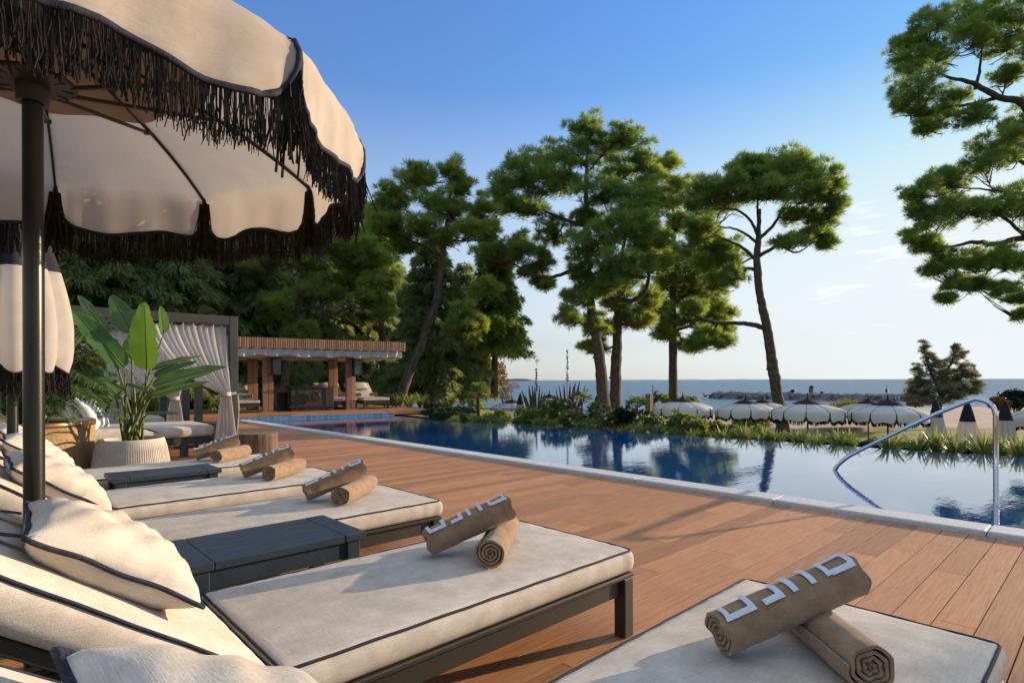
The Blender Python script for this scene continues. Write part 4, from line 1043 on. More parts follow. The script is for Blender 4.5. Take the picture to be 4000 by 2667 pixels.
def lantern(label, x, y):
    o = PO+Vector((math.cos(PANG)*x-math.sin(PANG)*y, math.sin(PANG)*x+math.cos(PANG)*y, 1.01))
    t = thing('wall_lantern', label, 'lantern', o, PANG, 'lanterns on the bar posts'); w, d, h = .25, .20, .46; m = MB()
    for sx in (-1, 1):
        for sy in (-1, 1): m.box((sx*(w/2-.01), sy*(d/2-.01), h/2), (.02, .02, h))
    for z in (.01, h-.01): m.box((0, 0, z), (w+.01, d+.01, .02))
    m.build('frame', M['black'], t)
    m = MB()
    for s in (-1, 1): m.box((0, s*(d/2-.01), h/2), (w-.05, .005, h-.05)); m.box((s*(w/2-.01), 0, h/2), (.005, d-.05, h-.05))
    m.build('glass_pane', M['glass'], t)
    m = MB(); m.lathe([(.03, .03), (.03, .16), (0, .165)], 14); m.build('candle', M['white_cloth'], t, smooth=True)
lantern('dark glass box lantern on the bar post nearer the cabana', .20, -.18)
lantern('dark glass box lantern on the bar post nearer the far loungers', 2.44, -.18)
def counter():
    x0, x1, yf = .56, 1.80, -.12
    o = PO+Vector((math.cos(PANG)*(x0+x1)/2-math.sin(PANG)*yf, math.sin(PANG)*(x0+x1)/2+math.cos(PANG)*yf, 0))
    t = thing('bar_counter', 'dark slatted bar counter with round carved medallion under the pavilion', 'bar counter', o, PANG); w = x1-x0; h = .70
    m = MB(); m.box((0, .22, h/2-.02), (w-.06, .40, h-.06)); m.build('body', M['darkwood'], t)
    m = MB(); n = 46
    for k in range(n):
        x = -w/2+.05+k*(w-.10)/(n-1); m.av = random.random()
        if min(abs(x+w*.30), abs(x-w*.30)) < .04: continue
        m.box((x, .012, .40), (.016, .018, .52), bev=.002); m.box((x, .002, .052), (.016, .018, .095))
    m.build('slat_front', M['darkwood'], t)
    m = MB(); m.box((0, .2, h-.012), (w+.02, .50, .024), bev=.003); m.build('counter_top', M['frame'], t)
    m = MB(); m.box((0, .0, .118), (w+.06, .09, .028), bev=.003); m.build('foot_rail', M['frame'], t)
    m = MB()
    for s in (-1, 1): m.box((s*w*.30, .008, .40), (.05, .03, .54), bev=.003)
    m.build('stile', M['frame'], t)
    # carved round medallion: rim, disc and interlaced relief
    m = MB(); c = Vector((.03, -.03, .40)); rot = Matrix.Rotation(R(90), 4, 'X'); rs = random.Random(9)
    def ring(r, tk): m.tube([c+Vector((math.cos(a)*r, -.012, math.sin(a)*r)) for a in [k*2*math.pi/40 for k in range(40)]], tk, 6, closed=True)
    ring(.150, .014); ring(.128, .005)
    vs = [c+Vector((0, 0, 0))]+[c+Vector((math.cos(a)*.15, 0, math.sin(a)*.15)) for a in [k*2*math.pi/40 for k in range(40)]]
    m.add(vs, [(0, 1+(k+1) % 40, 1+k) for k in range(40)])
    m.lathe([(.150, 0), (.150, .04)], 40) if False else None
    for k in range(15):
        a = rs.uniform(0, 6.28); r0 = rs.uniform(.0, .10); p = Vector((math.cos(a)*r0, 0, math.sin(a)*r0)); dr = rs.uniform(0, 6.28); pts = []
        for j in range(9):
            pts.append(c+Vector((p.x, -.014, p.z))); dr += rs.uniform(.2, .75)*(1 if k % 2 else -1); q = p+Vector((math.cos(dr), 0, math.sin(dr)))*.021
            if q.length < .118: p = q
        m.tube(pts, .0075, 5)
    m.build('carved_medallion', M['darkwood'], t, smooth=True, auto=40)
    o2 = PO+Vector((math.cos(PANG)*.42-math.sin(PANG)*.35, math.sin(PANG)*.42+math.cos(PANG)*.35, 0))
    t = thing('bar_cabinet', 'tall dark open cabinet standing behind the end of the bar counter', 'cabinet', o2, PANG)
    m = MB(); m.box((-.16, 0, .35), (.04, .42, .70)); m.box((.16, 0, .35), (.04, .42, .70)); m.box((0, .2, .35), (.28, .03, .66)); m.build('carcass', M['darkwood'], t)
    m = MB(); m.box((0, 0, .71), (.40, .46, .024), bev=.003); m.build('top', M['frame'], t)
    m = MB()
    for k in range(9): m.box((-.12+k*.03, -.19, .60), (.016, .016, .16))
    m.build('slat_front', M['pavwood'], t)
counter()
def far_lounger(label, x, y, seed, lab2):
    a = PANG-math.pi/2
    o = PO+Vector((math.cos(PANG)*x-math.sin(PANG)*y, math.sin(PANG)*x+math.cos(PANG)*y, 0))
    t, B4 = lounger(label, 'sun loungers on the far deck', o, a, seed, .80)
    p = thing('back_pillow', 'cream pillow on the back of the %s' % lab2, 'pillow', o, a, 'pillows on the far loungers')
    ps = pillow_mesh(.36, .55, .16, 'cushion', M['linen'], p, seed=seed); A4 = B4 @ Matrix.Translation((-.10, 0, .16)); ps.matrix_local = Matrix.Translation(A4.translation*S) @ A4.to_3x3().to_4x4()
    rot = Matrix.Rotation(a, 4, 'Z')
    for s, w in ((-1, 'one side'), (1, 'other side')):
        q0, q1 = o+rot @ Vector((.72, s*.26-.10, .42)), o+rot @ Vector((.80, s*.26+.12, .42))
        towel('tan towel roll on the %s, %s' % (lab2, 'nearer the bar' if (s < 0) == (seed < 60) else 'farther from bar'), 'rolled towels on the far loungers', q0, q1, .06, None, seed+s+5)
far_lounger('cream lounger on the far deck beyond the bar, its foot end in full view', 3.05, 1.75, 50, 'far lounger in full view beyond the bar')
far_lounger('cream lounger on the far deck half hidden by a bar post', 2.12, 1.98, 55, 'far lounger half hidden by the bar post')
far_lounger('cream lounger on the far deck showing between the cabana post and the pavilion', -.62, 1.75, 65, 'far lounger between cabana and pavilion')
def mini_table(label, x, y):
    o = PO+Vector((math.cos(PANG)*x-math.sin(PANG)*y, math.sin(PANG)*x+math.cos(PANG)*y, 0))
    t = thing('side_table', label, 'side table', o, PANG); m = MB(); m.box((0, 0, .41), (.34, .34, .03), bev=.003); m.build('table_top', M['frame'], t)
    for sx in (-1, 1):
        for sy in (-1, 1): MB().box((sx*.135, sy*.135, .198), (.045, .045, .394)).build('leg', M['frame'], t)
mini_table('small dark side table beside the farthest lounger on the far deck', 3.72, .55)
# ------------------------------------------------------------------ foliage
def unit(v): return v/np.maximum(np.linalg.norm(v, axis=1, keepdims=True), 1e-9)
def tufts(C, D, ln, wd_, nb, spread, g, val=None, droop=0):
    """needle or leaf tufts: nb thin blades from each centre along D"""
    n = len(C); c = np.repeat(C, nb, 0); d = unit(np.repeat(D, nb, 0)+g.normal(0, spread, (n*nb, 3)))
    l = ln*g.uniform(.65, 1.2, (n*nb, 1)); r = g.normal(0, 1, (n*nb, 3)); w = unit(np.cross(d, r))*wd_*g.uniform(.7, 1.3, (n*nb, 1))
    tip = c+d*l; tip[:, 2] -= droop*l[:, 0]; base = c+d*l*.08; mid = c+d*l*.5
    V = np.stack([base, mid+w, tip, mid-w], 1).reshape(-1, 3); F = np.arange(n*nb*4).reshape(-1, 4)
    a = g.random(n) if val is None else val; A = np.repeat(np.clip(np.repeat(a, nb)+g.normal(0, .10, n*nb), 0, 1), 4)
    return V, F, A
def joinnp(parts):
    V = []; F = []; A = []; n = 0
    for v, f, a in parts: V.append(v); F.append(f+n); A.append(a); n += len(v)
    return np.concatenate(V), np.concatenate(F), np.concatenate(A)
def pad_points(g, c, rx, rz, n):
    """points in a rounded foliage pad: full upper shell, thin underside"""
    u = unit(g.normal(0, 1, (n, 3))); u[:, 2] = np.where(u[:, 2] < -.2, -u[:, 2]*.6, u[:, 2]); rad = g.uniform(.45, 1, (n, 1))**.5
    lump = 1+.16*np.sin(u[:, :1]*5+c[0])+.14*np.sin(u[:, 1:2]*6+c[1])
    p = u*rad*lump; D = unit(p*np.array([1, 1, .6])+np.array([0, 0, .55]))
    return p*np.array([rx, rx, rz])+c, D
def pine(name, label, cat, d, trunk, limbs, pads, seed, ln=None, group=None, warm=0, dens=1.0, base_z=None, mt=None, nb=18, knots=True):
    """trunk/limbs: surveyed (col,row,width) paths; pads: (col,row,halfwidth,halfheight[,depth offset])"""
    g = np.random.default_rng(seed); rs = random.Random(seed)
    tp = [W(x, y, d) for x, y, w in trunk]; 
    if base_z is not None and tp[0].z > base_z: 
        q = tp[0]+(tp[0]-tp[1])*((tp[0].z-base_z)/max(.2, (tp[1].z-tp[0].z))); tp = [q]+tp; trunk = [(0, 0, trunk[0][2]*1.15)]+list(trunk)
    base = tp[0].copy(); t = thing(name, label, cat, base, 0, group)
    m = MB(); tw = MB(); rad = [PXU(w, d)/2 for _, _, w in trunk]
    P4 = smooth_path([(*(p-base), r) for p, r in zip(tp, rad)], 6)
    m.tube([Vector(q[:3])+Vector((rs.gauss(0, .012), rs.gauss(0, .012), 0)) for q in P4], [q[3]*(1+rs.gauss(0, .03)) for q in P4], 14)
    if knots:
        for k in range(4):
            q = P4[int(len(P4)*(.15+.15*k))]; a = rs.uniform(0, 6.28); dv = Vector((math.cos(a), math.sin(a), .2)); m.tube([Vector(q[:3])+dv*q[3]*.7, Vector(q[:3])+dv*q[3]*1.25], [q[3]*.35, q[3]*.2], 7)
    nodes = [(Vector(q[:3]), q[3]) for q in P4[len(P4)//2:]]
    for lb in limbs:
        dz = lb[0] if not hasattr(lb[0], '__len__') else 0; pth = lb[1:] if not hasattr(lb[0], '__len__') else lb
        n_ = len(pth)-1
        q4 = smooth_path([(*(W(x, y, d+dz*(i/max(1, n_)))-base), PXU(w, d)/2) for i, (x, y, w) in enumerate(pth)], 6)
        tw.tube([Vector(q[:3])+Vector((rs.gauss(0, .01), rs.gauss(0, .01), rs.gauss(0, .012))) for q in q4], [max(.006, q[3]) for q in q4], 9)
        nodes += [(Vector(q[:3]), q[3]) for q in q4]
    parts = []
    for pd in pads:
        x, y, rx, ry = pd[:4]; dz = pd[4] if len(pd) > 4 else rs.uniform(-1, 1)*PXU(rx, d)*1.1
        c = W(x, y, d+dz)-base; RX, RZ = PXU(rx, d)*1.02, PXU(ry, d)*1.15
        L_ = ln if ln else PXU(17, d)
        sub = 3+int(rx/12)
        # secondary branch from nearest limb into the pad
        nd = min(nodes, key=lambda q: (q[0]-c).length+max(0, q[0].z-c.z)*1.5); p0 = nd[0]; e = c-Vector((0, 0, RZ*.35)); mid = p0.lerp(e, .5)-Vector((0, 0, .10*(e-p0).length))
        br = [Vector(q) for q in smooth_path([p0, mid, e], 5)]
        r0 = min(nd[1]*.6, max(.02, RX*.07)); tw.tube(br, [max(.008, r0*(1-.7*i/len(br))) for i in range(len(br))], 6, cap=False)
        for j in range(4):      # bare fine branches under the pad
            a = br[rs.randrange(2, len(br))]; th = rs.uniform(0, 6.28); q1 = c+Vector((math.cos(th)*RX*.6, math.sin(th)*RX*.6, -RZ*rs.uniform(.3, .8))); q2 = q1+Vector((math.cos(th)*RX*.5, math.sin(th)*RX*.5, -RZ*rs.uniform(-.3, .5)))
            ps = [Vector(q) for q in smooth_path([a, a.lerp(q1, .5)+Vector((0, 0, -.06*RX)), q1, q2], 3)]; tw.tube(ps, [max(.004, PXU(1.7, d)*(1-.75*i/len(ps))) for i in range(len(ps))], 4, cap=False)
            for q in ps[4::2]: tw.tube([q, q+Vector((rs.gauss(0, .22), rs.gauss(0, .22), rs.gauss(-.1, .15)))*RX], [PXU(.8, d), .002], 3, cap=False)
        ncl = max(8, int(sub*4.6*dens))
        tone = rs.uniform(.2, .8)
        for k in range(ncl):
            u = unit(g.normal(0, 1, (1, 3)))[0]; u[2] = u[2]*.95+.05
            f = rs.uniform(.35, 1.14); cc = np.array(c)+u*np.array([RX, RX, RZ])*f
            r_ = RX*rs.uniform(.15, .31)
            n = max(8, int(r_*r_*d*d/(RX*RX*d*d)*172*dens))
            Pt, Dn = pad_points(g, cc, r_, r_*.9, n)
            parts.append(tufts(Pt, Dn, L_, L_*.030, nb, .60, g, val=np.clip(g.normal(tone+rs.uniform(-.2, .2), .12, n), 0, 1)))
            a = br[rs.randrange(len(br)//2, len(br))]; b = Vector(cc)-Vector((0, 0, r_*.3)); md = a.lerp(b, .5)+Vector((rs.gauss(0, .06), rs.gauss(0, .06), -.05*(b-a).length))
            tw.tube([a, md, b], [max(.006, r0*.35), max(.005, r0*.25), .004], 4, cap=False)
            for j in range(3):
                i_ = rs.randrange(n); tw.tube([b, Vector(Pt[i_])], [.005, .003], 3, cap=False)
    m.build('trunk', M['bark'], t, smooth=True)
    tw.build('branches', M['twig'], t)
    V, F, A = joinnp(parts); npmesh('crown', V, F, A, M[mt or ('needle_warm' if warm else 'needle')], t)
    return t
def cedar(name, label, d, xd, ybase, ytop, hw, seed, group=None, trunk_w=18, zmin=None, dens=1.0, lean=0, shape=.8, low=.12, mt='cedar', droop=.45):
    """cedar or spruce: tiers of long boughs with hanging sprays"""
    g = np.random.default_rng(seed); rs = random.Random(seed); b = W(xd, ybase, d); top = W(xd+lean, ytop, d); H_ = top.z-b.z
    t = thing(name, label, 'tree', b, 0, group); m = MB(); r0 = PXU(trunk_w, d)/2; ax = top-b
    m.tube([ax*(i/12)+Vector((rs.gauss(0, .02), rs.gauss(0, .02), 0)) for i in range(13)], [r0*(1.0-.92*i/12)+.01 for i in range(13)], 10); HW = PXU(hw, d)
    tw = MB(); parts = []; nlev = max(8, int(H_/.42))
    for k in range(nlev):
        f = low+(1-low)*(k+rs.random()*.7)/nlev
        if f > .985: continue
        R_ = HW*((1-f)/(1-low))**shape*rs.uniform(.7, 1.12)+.25
        nbo = 6 if dens >= .8 else 4; a0 = rs.uniform(0, 6.28)
        for j in range(nbo):
            a = a0+j*2*math.pi/nbo+rs.uniform(-.3, .3); L_ = R_*rs.uniform(.75, 1.08); dr = Vector((math.cos(a), math.sin(a), 0)); p0 = ax*f
            pts = [p0+dr*L_*s+Vector((0, 0, L_*(.16*s-.34*s*s))) for s in (0, .25, .5, .75, 1)]
            tw.tube(pts, [max(.01, r0*.28*(1-f)), .02, .014, .009, .005], 5, cap=False)
            n = max(8, int(L_*40*dens)); s = g.random(n)**.75; P = np.stack([np.interp(s, (0, .25, .5, .75, 1), [q[i] for q in pts]) for i in range(3)], 1)
            sd_ = np.array((-dr.y, dr.x, 0)); off = g.normal(0, 1, n)*(.10+.20*L_*s*(1.15-s)); P = P+off[:, None]*sd_; P[:, 2] -= np.abs(off)*.5+g.uniform(0, .30, n)
            Dn = np.tile(np.array(dr), (n, 1))*.8+np.sign(off)[:, None]*sd_*.6+np.array([0, 0, -droop])
            parts.append(tufts(P, Dn, .36, .022, 8, .40, g, val=np.clip(g.normal(.25+.5*rs.random(), .15, n), 0, 1), droop=.25))
    m.build('trunk', M['bark'], t, smooth=True); tw.build('branches', M['twig'], t)
    V, F, A = joinnp(parts); npmesh('crown', V, F, A, M[mt], t); return t
def leafy(name, label, cat, c, rx, rz, n, seed, mt, ln=.09, wd_=.03, nb=3, stems=10, group=None, blobs=7, spread=.7, flowers=0, zb=None, stemr=.012, trunk=None):
    """shrub or small broadleaf tree of many single leaves on real stems"""
    g = np.random.default_rng(seed); rs = random.Random(seed); c = Vector(c); t = thing(name, label, cat, c, rs.uniform(0, 6), group); parts = []; tw = MB()
    for k in range(blobs):
        u = unit(g.normal(0, 1, (1, 3)))[0]; f = rs.uniform(.25, .75); cc = np.array([u[0]*rx*f, u[1]*rx*f, rz*(.95+.75*u[2]*f)]); r_ = rx*rs.uniform(.32, .52)
        m_ = max(4, n//blobs); Pt, Dn = pad_points(g, cc, r_, min(r_, rz*.6), m_)
        parts.append(tufts(Pt, Dn, ln, wd_, nb, spread, g, val=np.clip(g.normal(rs.uniform(.25, .75), .15, m_), 0, 1)))
        root = Vector((rs.gauss(0, rx*.08), rs.gauss(0, rx*.08), -.1 if trunk is None else rz*trunk)); mid = root.lerp(Vector(cc), .5)+Vector((0, 0, rz*.12)); tw.tube([Vector(q) for q in smooth_path([root, mid, Vector(cc)], 4)], [stemr*(1-.7*i/8) for i in range(9)], 5)
        for j in range(6):
            i_ = rs.randrange(m_); tw.tube([Vector(cc), Vector(Pt[i_])], [stemr*.3, stemr*.15], 3, cap=False)
    if trunk is not None: tw.tube([Vector((0, 0, -.1)), Vector((rs.gauss(0, .05), rs.gauss(0, .05), rz*trunk*.5)), Vector((0, 0, rz*trunk*1.05))], [stemr*2.2, stemr*1.7, stemr*1.4], 8)
    tw.build('stems', M['twig'], t); V, F, A = joinnp(parts); npmesh('leaves', V, F, A, M[mt], t)
    if flowers:
        Pt, Dn = pad_points(g, np.array([0, 0, rz]), rx*.95, rz*.85, flowers); V, F, A = tufts(Pt, Dn, .055, .022, 6, .9, g); npmesh('blossom', V, F, A, M['petal'], t)
    return t
# ------------------------------------------------------------------ trees
pine('leaning_pine', 'slender pine leaning to the right behind the far deck corner', 'tree', 26,
     [(917, 918, 24), (940, 856, 22), (966, 795, 20), (985, 742, 18), (1002, 692, 17), (1012, 622, 14), (1020, 562, 11), (1026, 505, 6)],
     [[(1008, 652, 9), (1038, 640, 7), (1075, 653, 5), (1112, 660, 3)], [(980, 776, 8), (1012, 777, 7), (1050, 767, 4), (1066, 750, 3)],
      [(1021, 560, 8), (985, 525, 6), (930, 482, 3)], [(1022, 555, 7), (1060, 510, 5), (1105, 485, 3)], [(1025, 520, 6), (1035, 440, 4), (1038, 395, 2)], [(1017, 590, 6), (960, 560, 5), (900, 535, 3)]],
     [(885, 490, 36, 26), (868, 520, 28, 22), (905, 460, 38, 26), (950, 425, 44, 30), (962, 404, 32, 22), (1002, 470, 42, 28), (1038, 398, 30, 22), (1058, 432, 28, 16), (1040, 490, 50, 28), (1105, 488, 36, 30), (1090, 535, 40, 20), (960, 520, 50, 26), (1012, 548, 42, 16), (1122, 535, 26, 24), (905, 535, 30, 20), (930, 570, 28, 16), (1120, 670, 30, 18), (1070, 735, 44, 26), (1058, 772, 38, 18), (1095, 750, 26, 20)],
     11, warm=1, base_z=-.1)
pine('big_pine', 'tallest broad pine with curving dark trunk, left of the twin trunks', 'tree', 30,
     [(1388, 940, 30), (1382, 872, 27), (1374, 800, 24), (1364, 742, 22), (1357, 700, 20), (1350, 600, 16), (1347, 500, 13), (1346, 410, 9), (1352, 320, 4)],
     [[-1.5, (1345, 612, 10), (1310, 622, 9), (1262, 637, 7), (1215, 625, 5), (1170, 600, 4)], [1, (1348, 520, 9), (1290, 502, 7), (1225, 470, 4)], [(1385, 690, 14), (1420, 688, 12), (1452, 690, 11), (1482, 668, 9), (1492, 615, 7), (1488, 560, 4)], [(1348, 470, 8), (1400, 430, 6), (1450, 395, 3)], [(1347, 430, 7), (1300, 410, 5), (1220, 400, 3)], [(1350, 560, 8), (1420, 540, 6), (1480, 520, 3)], [(1347, 400, 6), (1390, 350, 4), (1425, 320, 2)]],
     [(1350, 300, 42, 22), (1425, 315, 42, 24), (1385, 345, 56, 30), (1325, 365, 42, 30), (1250, 372, 54, 36), (1190, 400, 50, 38), (1155, 440, 38, 26), (1232, 432, 52, 32), (1290, 425, 44, 28), (1420, 392, 52, 36), (1472, 365, 34, 32), (1492, 418, 36, 34), (1378, 442, 54, 30), (1452, 462, 50, 34), (1512, 470, 34, 32), (1212, 482, 36, 18), (1160, 475, 34, 20), (1160, 588, 48, 34), (1120, 578, 32, 26), (1200, 572, 36, 30), (1225, 632, 34, 16), (1250, 655, 22, 16), (1270, 535, 44, 32), (1245, 600, 22, 18),  (1425, 525, 58, 42, -1.6), (1362, 560, 50, 38, -1.4), (1462, 508, 44, 34, -1.2), (1482, 572, 44, 34, -1), (1515, 540, 34, 34), (1402, 608, 58, 36, -1.5), (1338, 622, 38, 32, -.8), (1452, 622, 44, 28, -1), (1382, 662, 48, 26, -1), (1330, 680, 36, 30), (1308, 732, 26, 20), (1422, 655, 44, 24), (1366, 752, 26, 24), (1350, 505, 40, 24)],
     12, warm=0, base_z=-1.9)
pine('twin_pine', 'upright pine trunk standing close beside the curving tall one', 'tree', 32.5,
     [(1413, 940, 27), (1414, 870, 25), (1417, 800, 22), (1419, 740, 18), (1420, 690, 15), (1428, 600, 9), (1440, 520, 5)],
     [[(1416, 792, 6), (1398, 800, 4), (1380, 805, 2)], [(1420, 720, 8), (1455, 712, 5), (1490, 725, 3)], [(1428, 640, 7), (1470, 610, 5), (1500, 590, 3)]],
     [(1448, 738, 40, 20), (1478, 742, 30, 18), (1398, 758, 22, 14), (1372, 800, 22, 14), (1490, 690, 30, 22), (1510, 610, 36, 26), (1445, 505, 40, 26), (1500, 560, 34, 28), (1420, 700, 34, 16), (1352, 800, 16, 12)],
     13, warm=1, base_z=-1.9)
pine('straight_pine', 'straight pine trunk with sparse high top, between the twin trunks and the umbrella pine', 'tree', 38,
     [(1547, 925, 21), (1546, 850, 19), (1545, 760, 17), (1546, 670, 13), (1548, 580, 10), (1546, 480, 6), (1540, 400, 3)],
     [[(1546, 700, 9), (1590, 670, 6), (1640, 640, 3)], [(1546, 760, 7), (1600, 745, 5), (1650, 730, 3)], [(1547, 600, 6), (1590, 590, 4), (1620, 580, 2)], [(1547, 720, 6), (1510, 715, 4), (1490, 725, 2)]],
     [(1530, 385, 28, 18), (1556, 428, 28, 20), (1545, 470, 28, 14), (1556, 520, 24, 22), (1545, 595, 34, 28), (1600, 598, 46, 32), (1592, 650, 50, 32), (1640, 625, 38, 28), (1520, 655, 34, 24), (1562, 690, 50, 32), (1622, 700, 42, 28), (1660, 728, 30, 20), (1502, 718, 38, 24), (1542, 748, 34, 22), (1640, 765, 38, 20), (1592, 738, 34, 20), (1580, 800, 30, 10), (1525, 770, 24, 14), (1625, 560, 30, 22)],
     14, warm=1, base_z=-2.1)
pine('umbrella_pine', 'leaning umbrella pine with bare trunk and flat spreading crown', 'tree', 30,
     [(1793, 960, 27), (1784, 900, 25), (1776, 850, 24), (1768, 792, 22), (1759, 740, 20), (1748, 692, 18), (1741, 640, 17), (1739, 580, 15), (1743, 535, 11), (1745, 480, 6)],
     [[1, (1740, 600, 8), (1710, 572, 7), (1680, 556, 5), (1640, 540, 3)], [-1, (1743, 545, 8), (1722, 505, 6), (1690, 482, 5), (1640, 480, 3)], [(1744, 535, 7), (1740, 480, 5), (1746, 415, 3)], [1.5, (1743, 550, 9), (1780, 512, 7), (1802, 472, 5), (1832, 438, 3)], [-.5, (1741, 590, 9), (1790, 562, 7), (1850, 545, 5), (1885, 518, 3)], [(1739, 622, 8), (1714, 617, 7), (1690, 642, 5), (1648, 660, 3)], [-1, (1761, 756, 13), (1730, 746, 11), (1690, 742, 9), (1640, 740, 7), (1590, 722, 4)], [(1790, 562, 5), (1830, 580, 4), (1865, 560, 2)], [-1.5, (1742, 560, 7), (1700, 530, 5), (1650, 520, 3)]],
     [(1618, 438, 44, 28), (1670, 428, 40, 28), (1602, 472, 36, 24), (1650, 478, 50, 24), (1702, 402, 40, 24), (1752, 398, 52, 26), (1802, 392, 52, 28), (1860, 400, 44, 28), (1902, 432, 36, 32), (1912, 470, 30, 28), (1852, 445, 52, 28), (1782, 440, 50, 24), (1722, 448, 44, 20), (1832, 498, 36, 16), (1890, 508, 28, 20), (1862, 545, 36, 20), (1898, 562, 18, 14), (1812, 562, 34, 10), (1612, 520, 34, 22), (1642, 568, 48, 26, 1.5), (1622, 610, 42, 24, 1.5), (1672, 600, 34, 20, 1.2), (1690, 632, 26, 16), (1650, 655, 34, 18), (1730, 378, 34, 16), (1830, 375, 34, 14), (1600, 545, 30, 24), (1598, 712, 26, 14), (1622, 780, 40, 16), (1655, 790, 24, 12), (1590, 800, 24, 8)],
     15, base_z=-2.0)
pine('overhanging_pine', 'near pine boughs reaching in from beyond the edge of the view', 'tree', 23.0,
     [(2470, 1180, 60), (2475, 900, 54), (2480, 600, 46), (2474, 300, 38), (2455, 60, 26), (2440, -120, 12)],
     [[-.5, (2478, 430, 26), (2400, 330, 20), (2352, 242, 16), (2290, 222, 13), (2235, 192, 10), (2180, 178, 6), (2140, 160, 4)], [.4, (2240, 205, 8), (2250, 160, 6), (2255, 110, 3)], [-.2, (2300, 224, 9), (2225, 240, 7), (2165, 250, 5), (2115, 262, 3)], [.3, (2480, 620, 24), (2410, 560, 18), (2352, 546, 14), (2290, 560, 12), (2240, 556, 9), (2180, 566, 5), (2130, 560, 3)], [.5, (2292, 562, 7), (2270, 620, 5), (2240, 660, 3)], [-.5, (2352, 540, 8), (2290, 490, 6), (2240, 480, 4)], [.6, (2474, 280, 16), (2400, 130, 11), (2330, 60, 7), (2280, 40, 4)], [1, (2478, 480, 14), (2400, 410, 9), (2330, 360, 6), (2280, 340, 3)], [-.8, (2480, 560, 12), (2410, 460, 8), (2300, 440, 5), (2200, 430, 3)]],
     [(2128, 62, 44, 30), (2082, 108, 36, 24), (2088, 160, 38, 24), (2150, 130, 40, 26), (2200, 42, 44, 32), (2272, 32, 50, 34), (2335, 48, 44, 40), (2230, 95, 48, 32), (2300, 108, 42, 30), (2108, 205, 46, 24), (2090, 250, 34, 22), (2180, 230, 46, 26), (2232, 270, 40, 24), (2150, 272, 40, 20), (2130, 300, 30, 12), (2312, 175, 32, 16), (2345, 300, 40, 32), (2292, 335, 48, 24), (2165, 410, 32, 16), (2120, 440, 36, 24), (2182, 430, 40, 26), (2258, 380, 42, 24), (2335, 355, 40, 30), (2112, 490, 32, 22), (2102, 545, 32, 20), (2160, 500, 44, 30), (2222, 478, 48, 30), (2292, 478, 48, 34), (2345, 470, 34, 40), (2132, 572, 32, 16), (2182, 602, 36, 20), (2150, 625, 24, 14), (2232, 612, 42, 28), (2284, 602, 42, 24), (2335, 602, 40, 26), (2190, 655, 28, 14), (2242, 660, 32, 14), (2170, 690, 16, 9), (2302, 670, 32, 14), (2342, 690, 20, 12), (2346, 728, 14, 12), (2400, 100, 60, 50), (2420, 230, 60, 40), (2410, 500, 50, 40), (2430, 640, 50, 36)],
     16, ln=.28, base_z=-1.0, dens=1.0)
pine('shade_pine', 'unseen pine past the edge of the view, added to shade the nearest lounger', 'tree', 13.7,  # unseen pine, added to throw shade on the nearest lounger and deck
     [(3880, 1090, 44), (3875, 800, 38), (3867, 560, 30), (3865, 400, 18)], [[(3870, 600, 14), (3795, 500, 9), (3755, 440, 5)], [(3867, 560, 14), (3935, 470, 9), (3995, 430, 5)]],
     [(3775, 440, 62, 34), (3855, 400, 70, 44), (3935, 420, 66, 40), (3815, 480, 50, 26), (3905, 478, 50, 24), (3855, 340, 60, 36), (3995, 440, 44, 26), (3735, 470, 40, 20), (3790, 515, 50, 22), (3862, 522, 55, 22), (3932, 510, 50, 22), (3720, 502, 40, 18)],
     19, base_z=-1.2, ln=.2)
pine('background_pine', 'pine with twisting pale limbs behind the bar pavilion roof', 'tree', 24,
     [(645, 935, 22), (655, 870, 20), (668, 795, 19), (682, 725, 16), (690, 655, 13), (702, 600, 9), (715, 560, 5)],
     [[(684, 720, 9), (720, 705, 8), (760, 722, 7), (800, 705, 4)], [(690, 660, 7), (730, 640, 6), (790, 650, 5), (840, 610, 3)], [(695, 630, 6), (670, 610, 5), (640, 600, 3)], [(702, 600, 6), (750, 575, 5), (810, 560, 3)], [(665, 800, 5), (690, 780, 4), (705, 765, 2)]],
     [(640, 700, 34, 24), (692, 762, 26, 20), (622, 738, 20, 16), (660, 735, 24, 16), (758, 560, 56, 30), (828, 568, 42, 36), (868, 602, 34, 30), (702, 598, 46, 30), (640, 590, 40, 24), (800, 640, 48, 26), (862, 660, 32, 28), (742, 672, 40, 22), (880, 715, 26, 22), (850, 690, 30, 20), (815, 600, 40, 24), (590, 620, 30, 22), (705, 775, 18, 14)],
     17, warm=1, base_z=-.1)
pine('rear_pine', 'dark pine crown showing past the fringed parasol, left of the leaning pine', 'tree', 33,
     [(880, 930, 16), (878, 800, 14), (872, 680, 12), (865, 560, 8), (862, 490, 3)], [[(872, 640, 6), (840, 600, 4)], [(868, 590, 6), (900, 560, 3)]],
     [(868, 540, 40, 26), (850, 495, 26, 20), (895, 575, 34, 24), (840, 585, 38, 26), (800, 560, 44, 30), (880, 620, 44, 28), (905, 650, 30, 24), (770, 520, 40, 30), (720, 545, 40, 26)], 18, base_z=-.2)
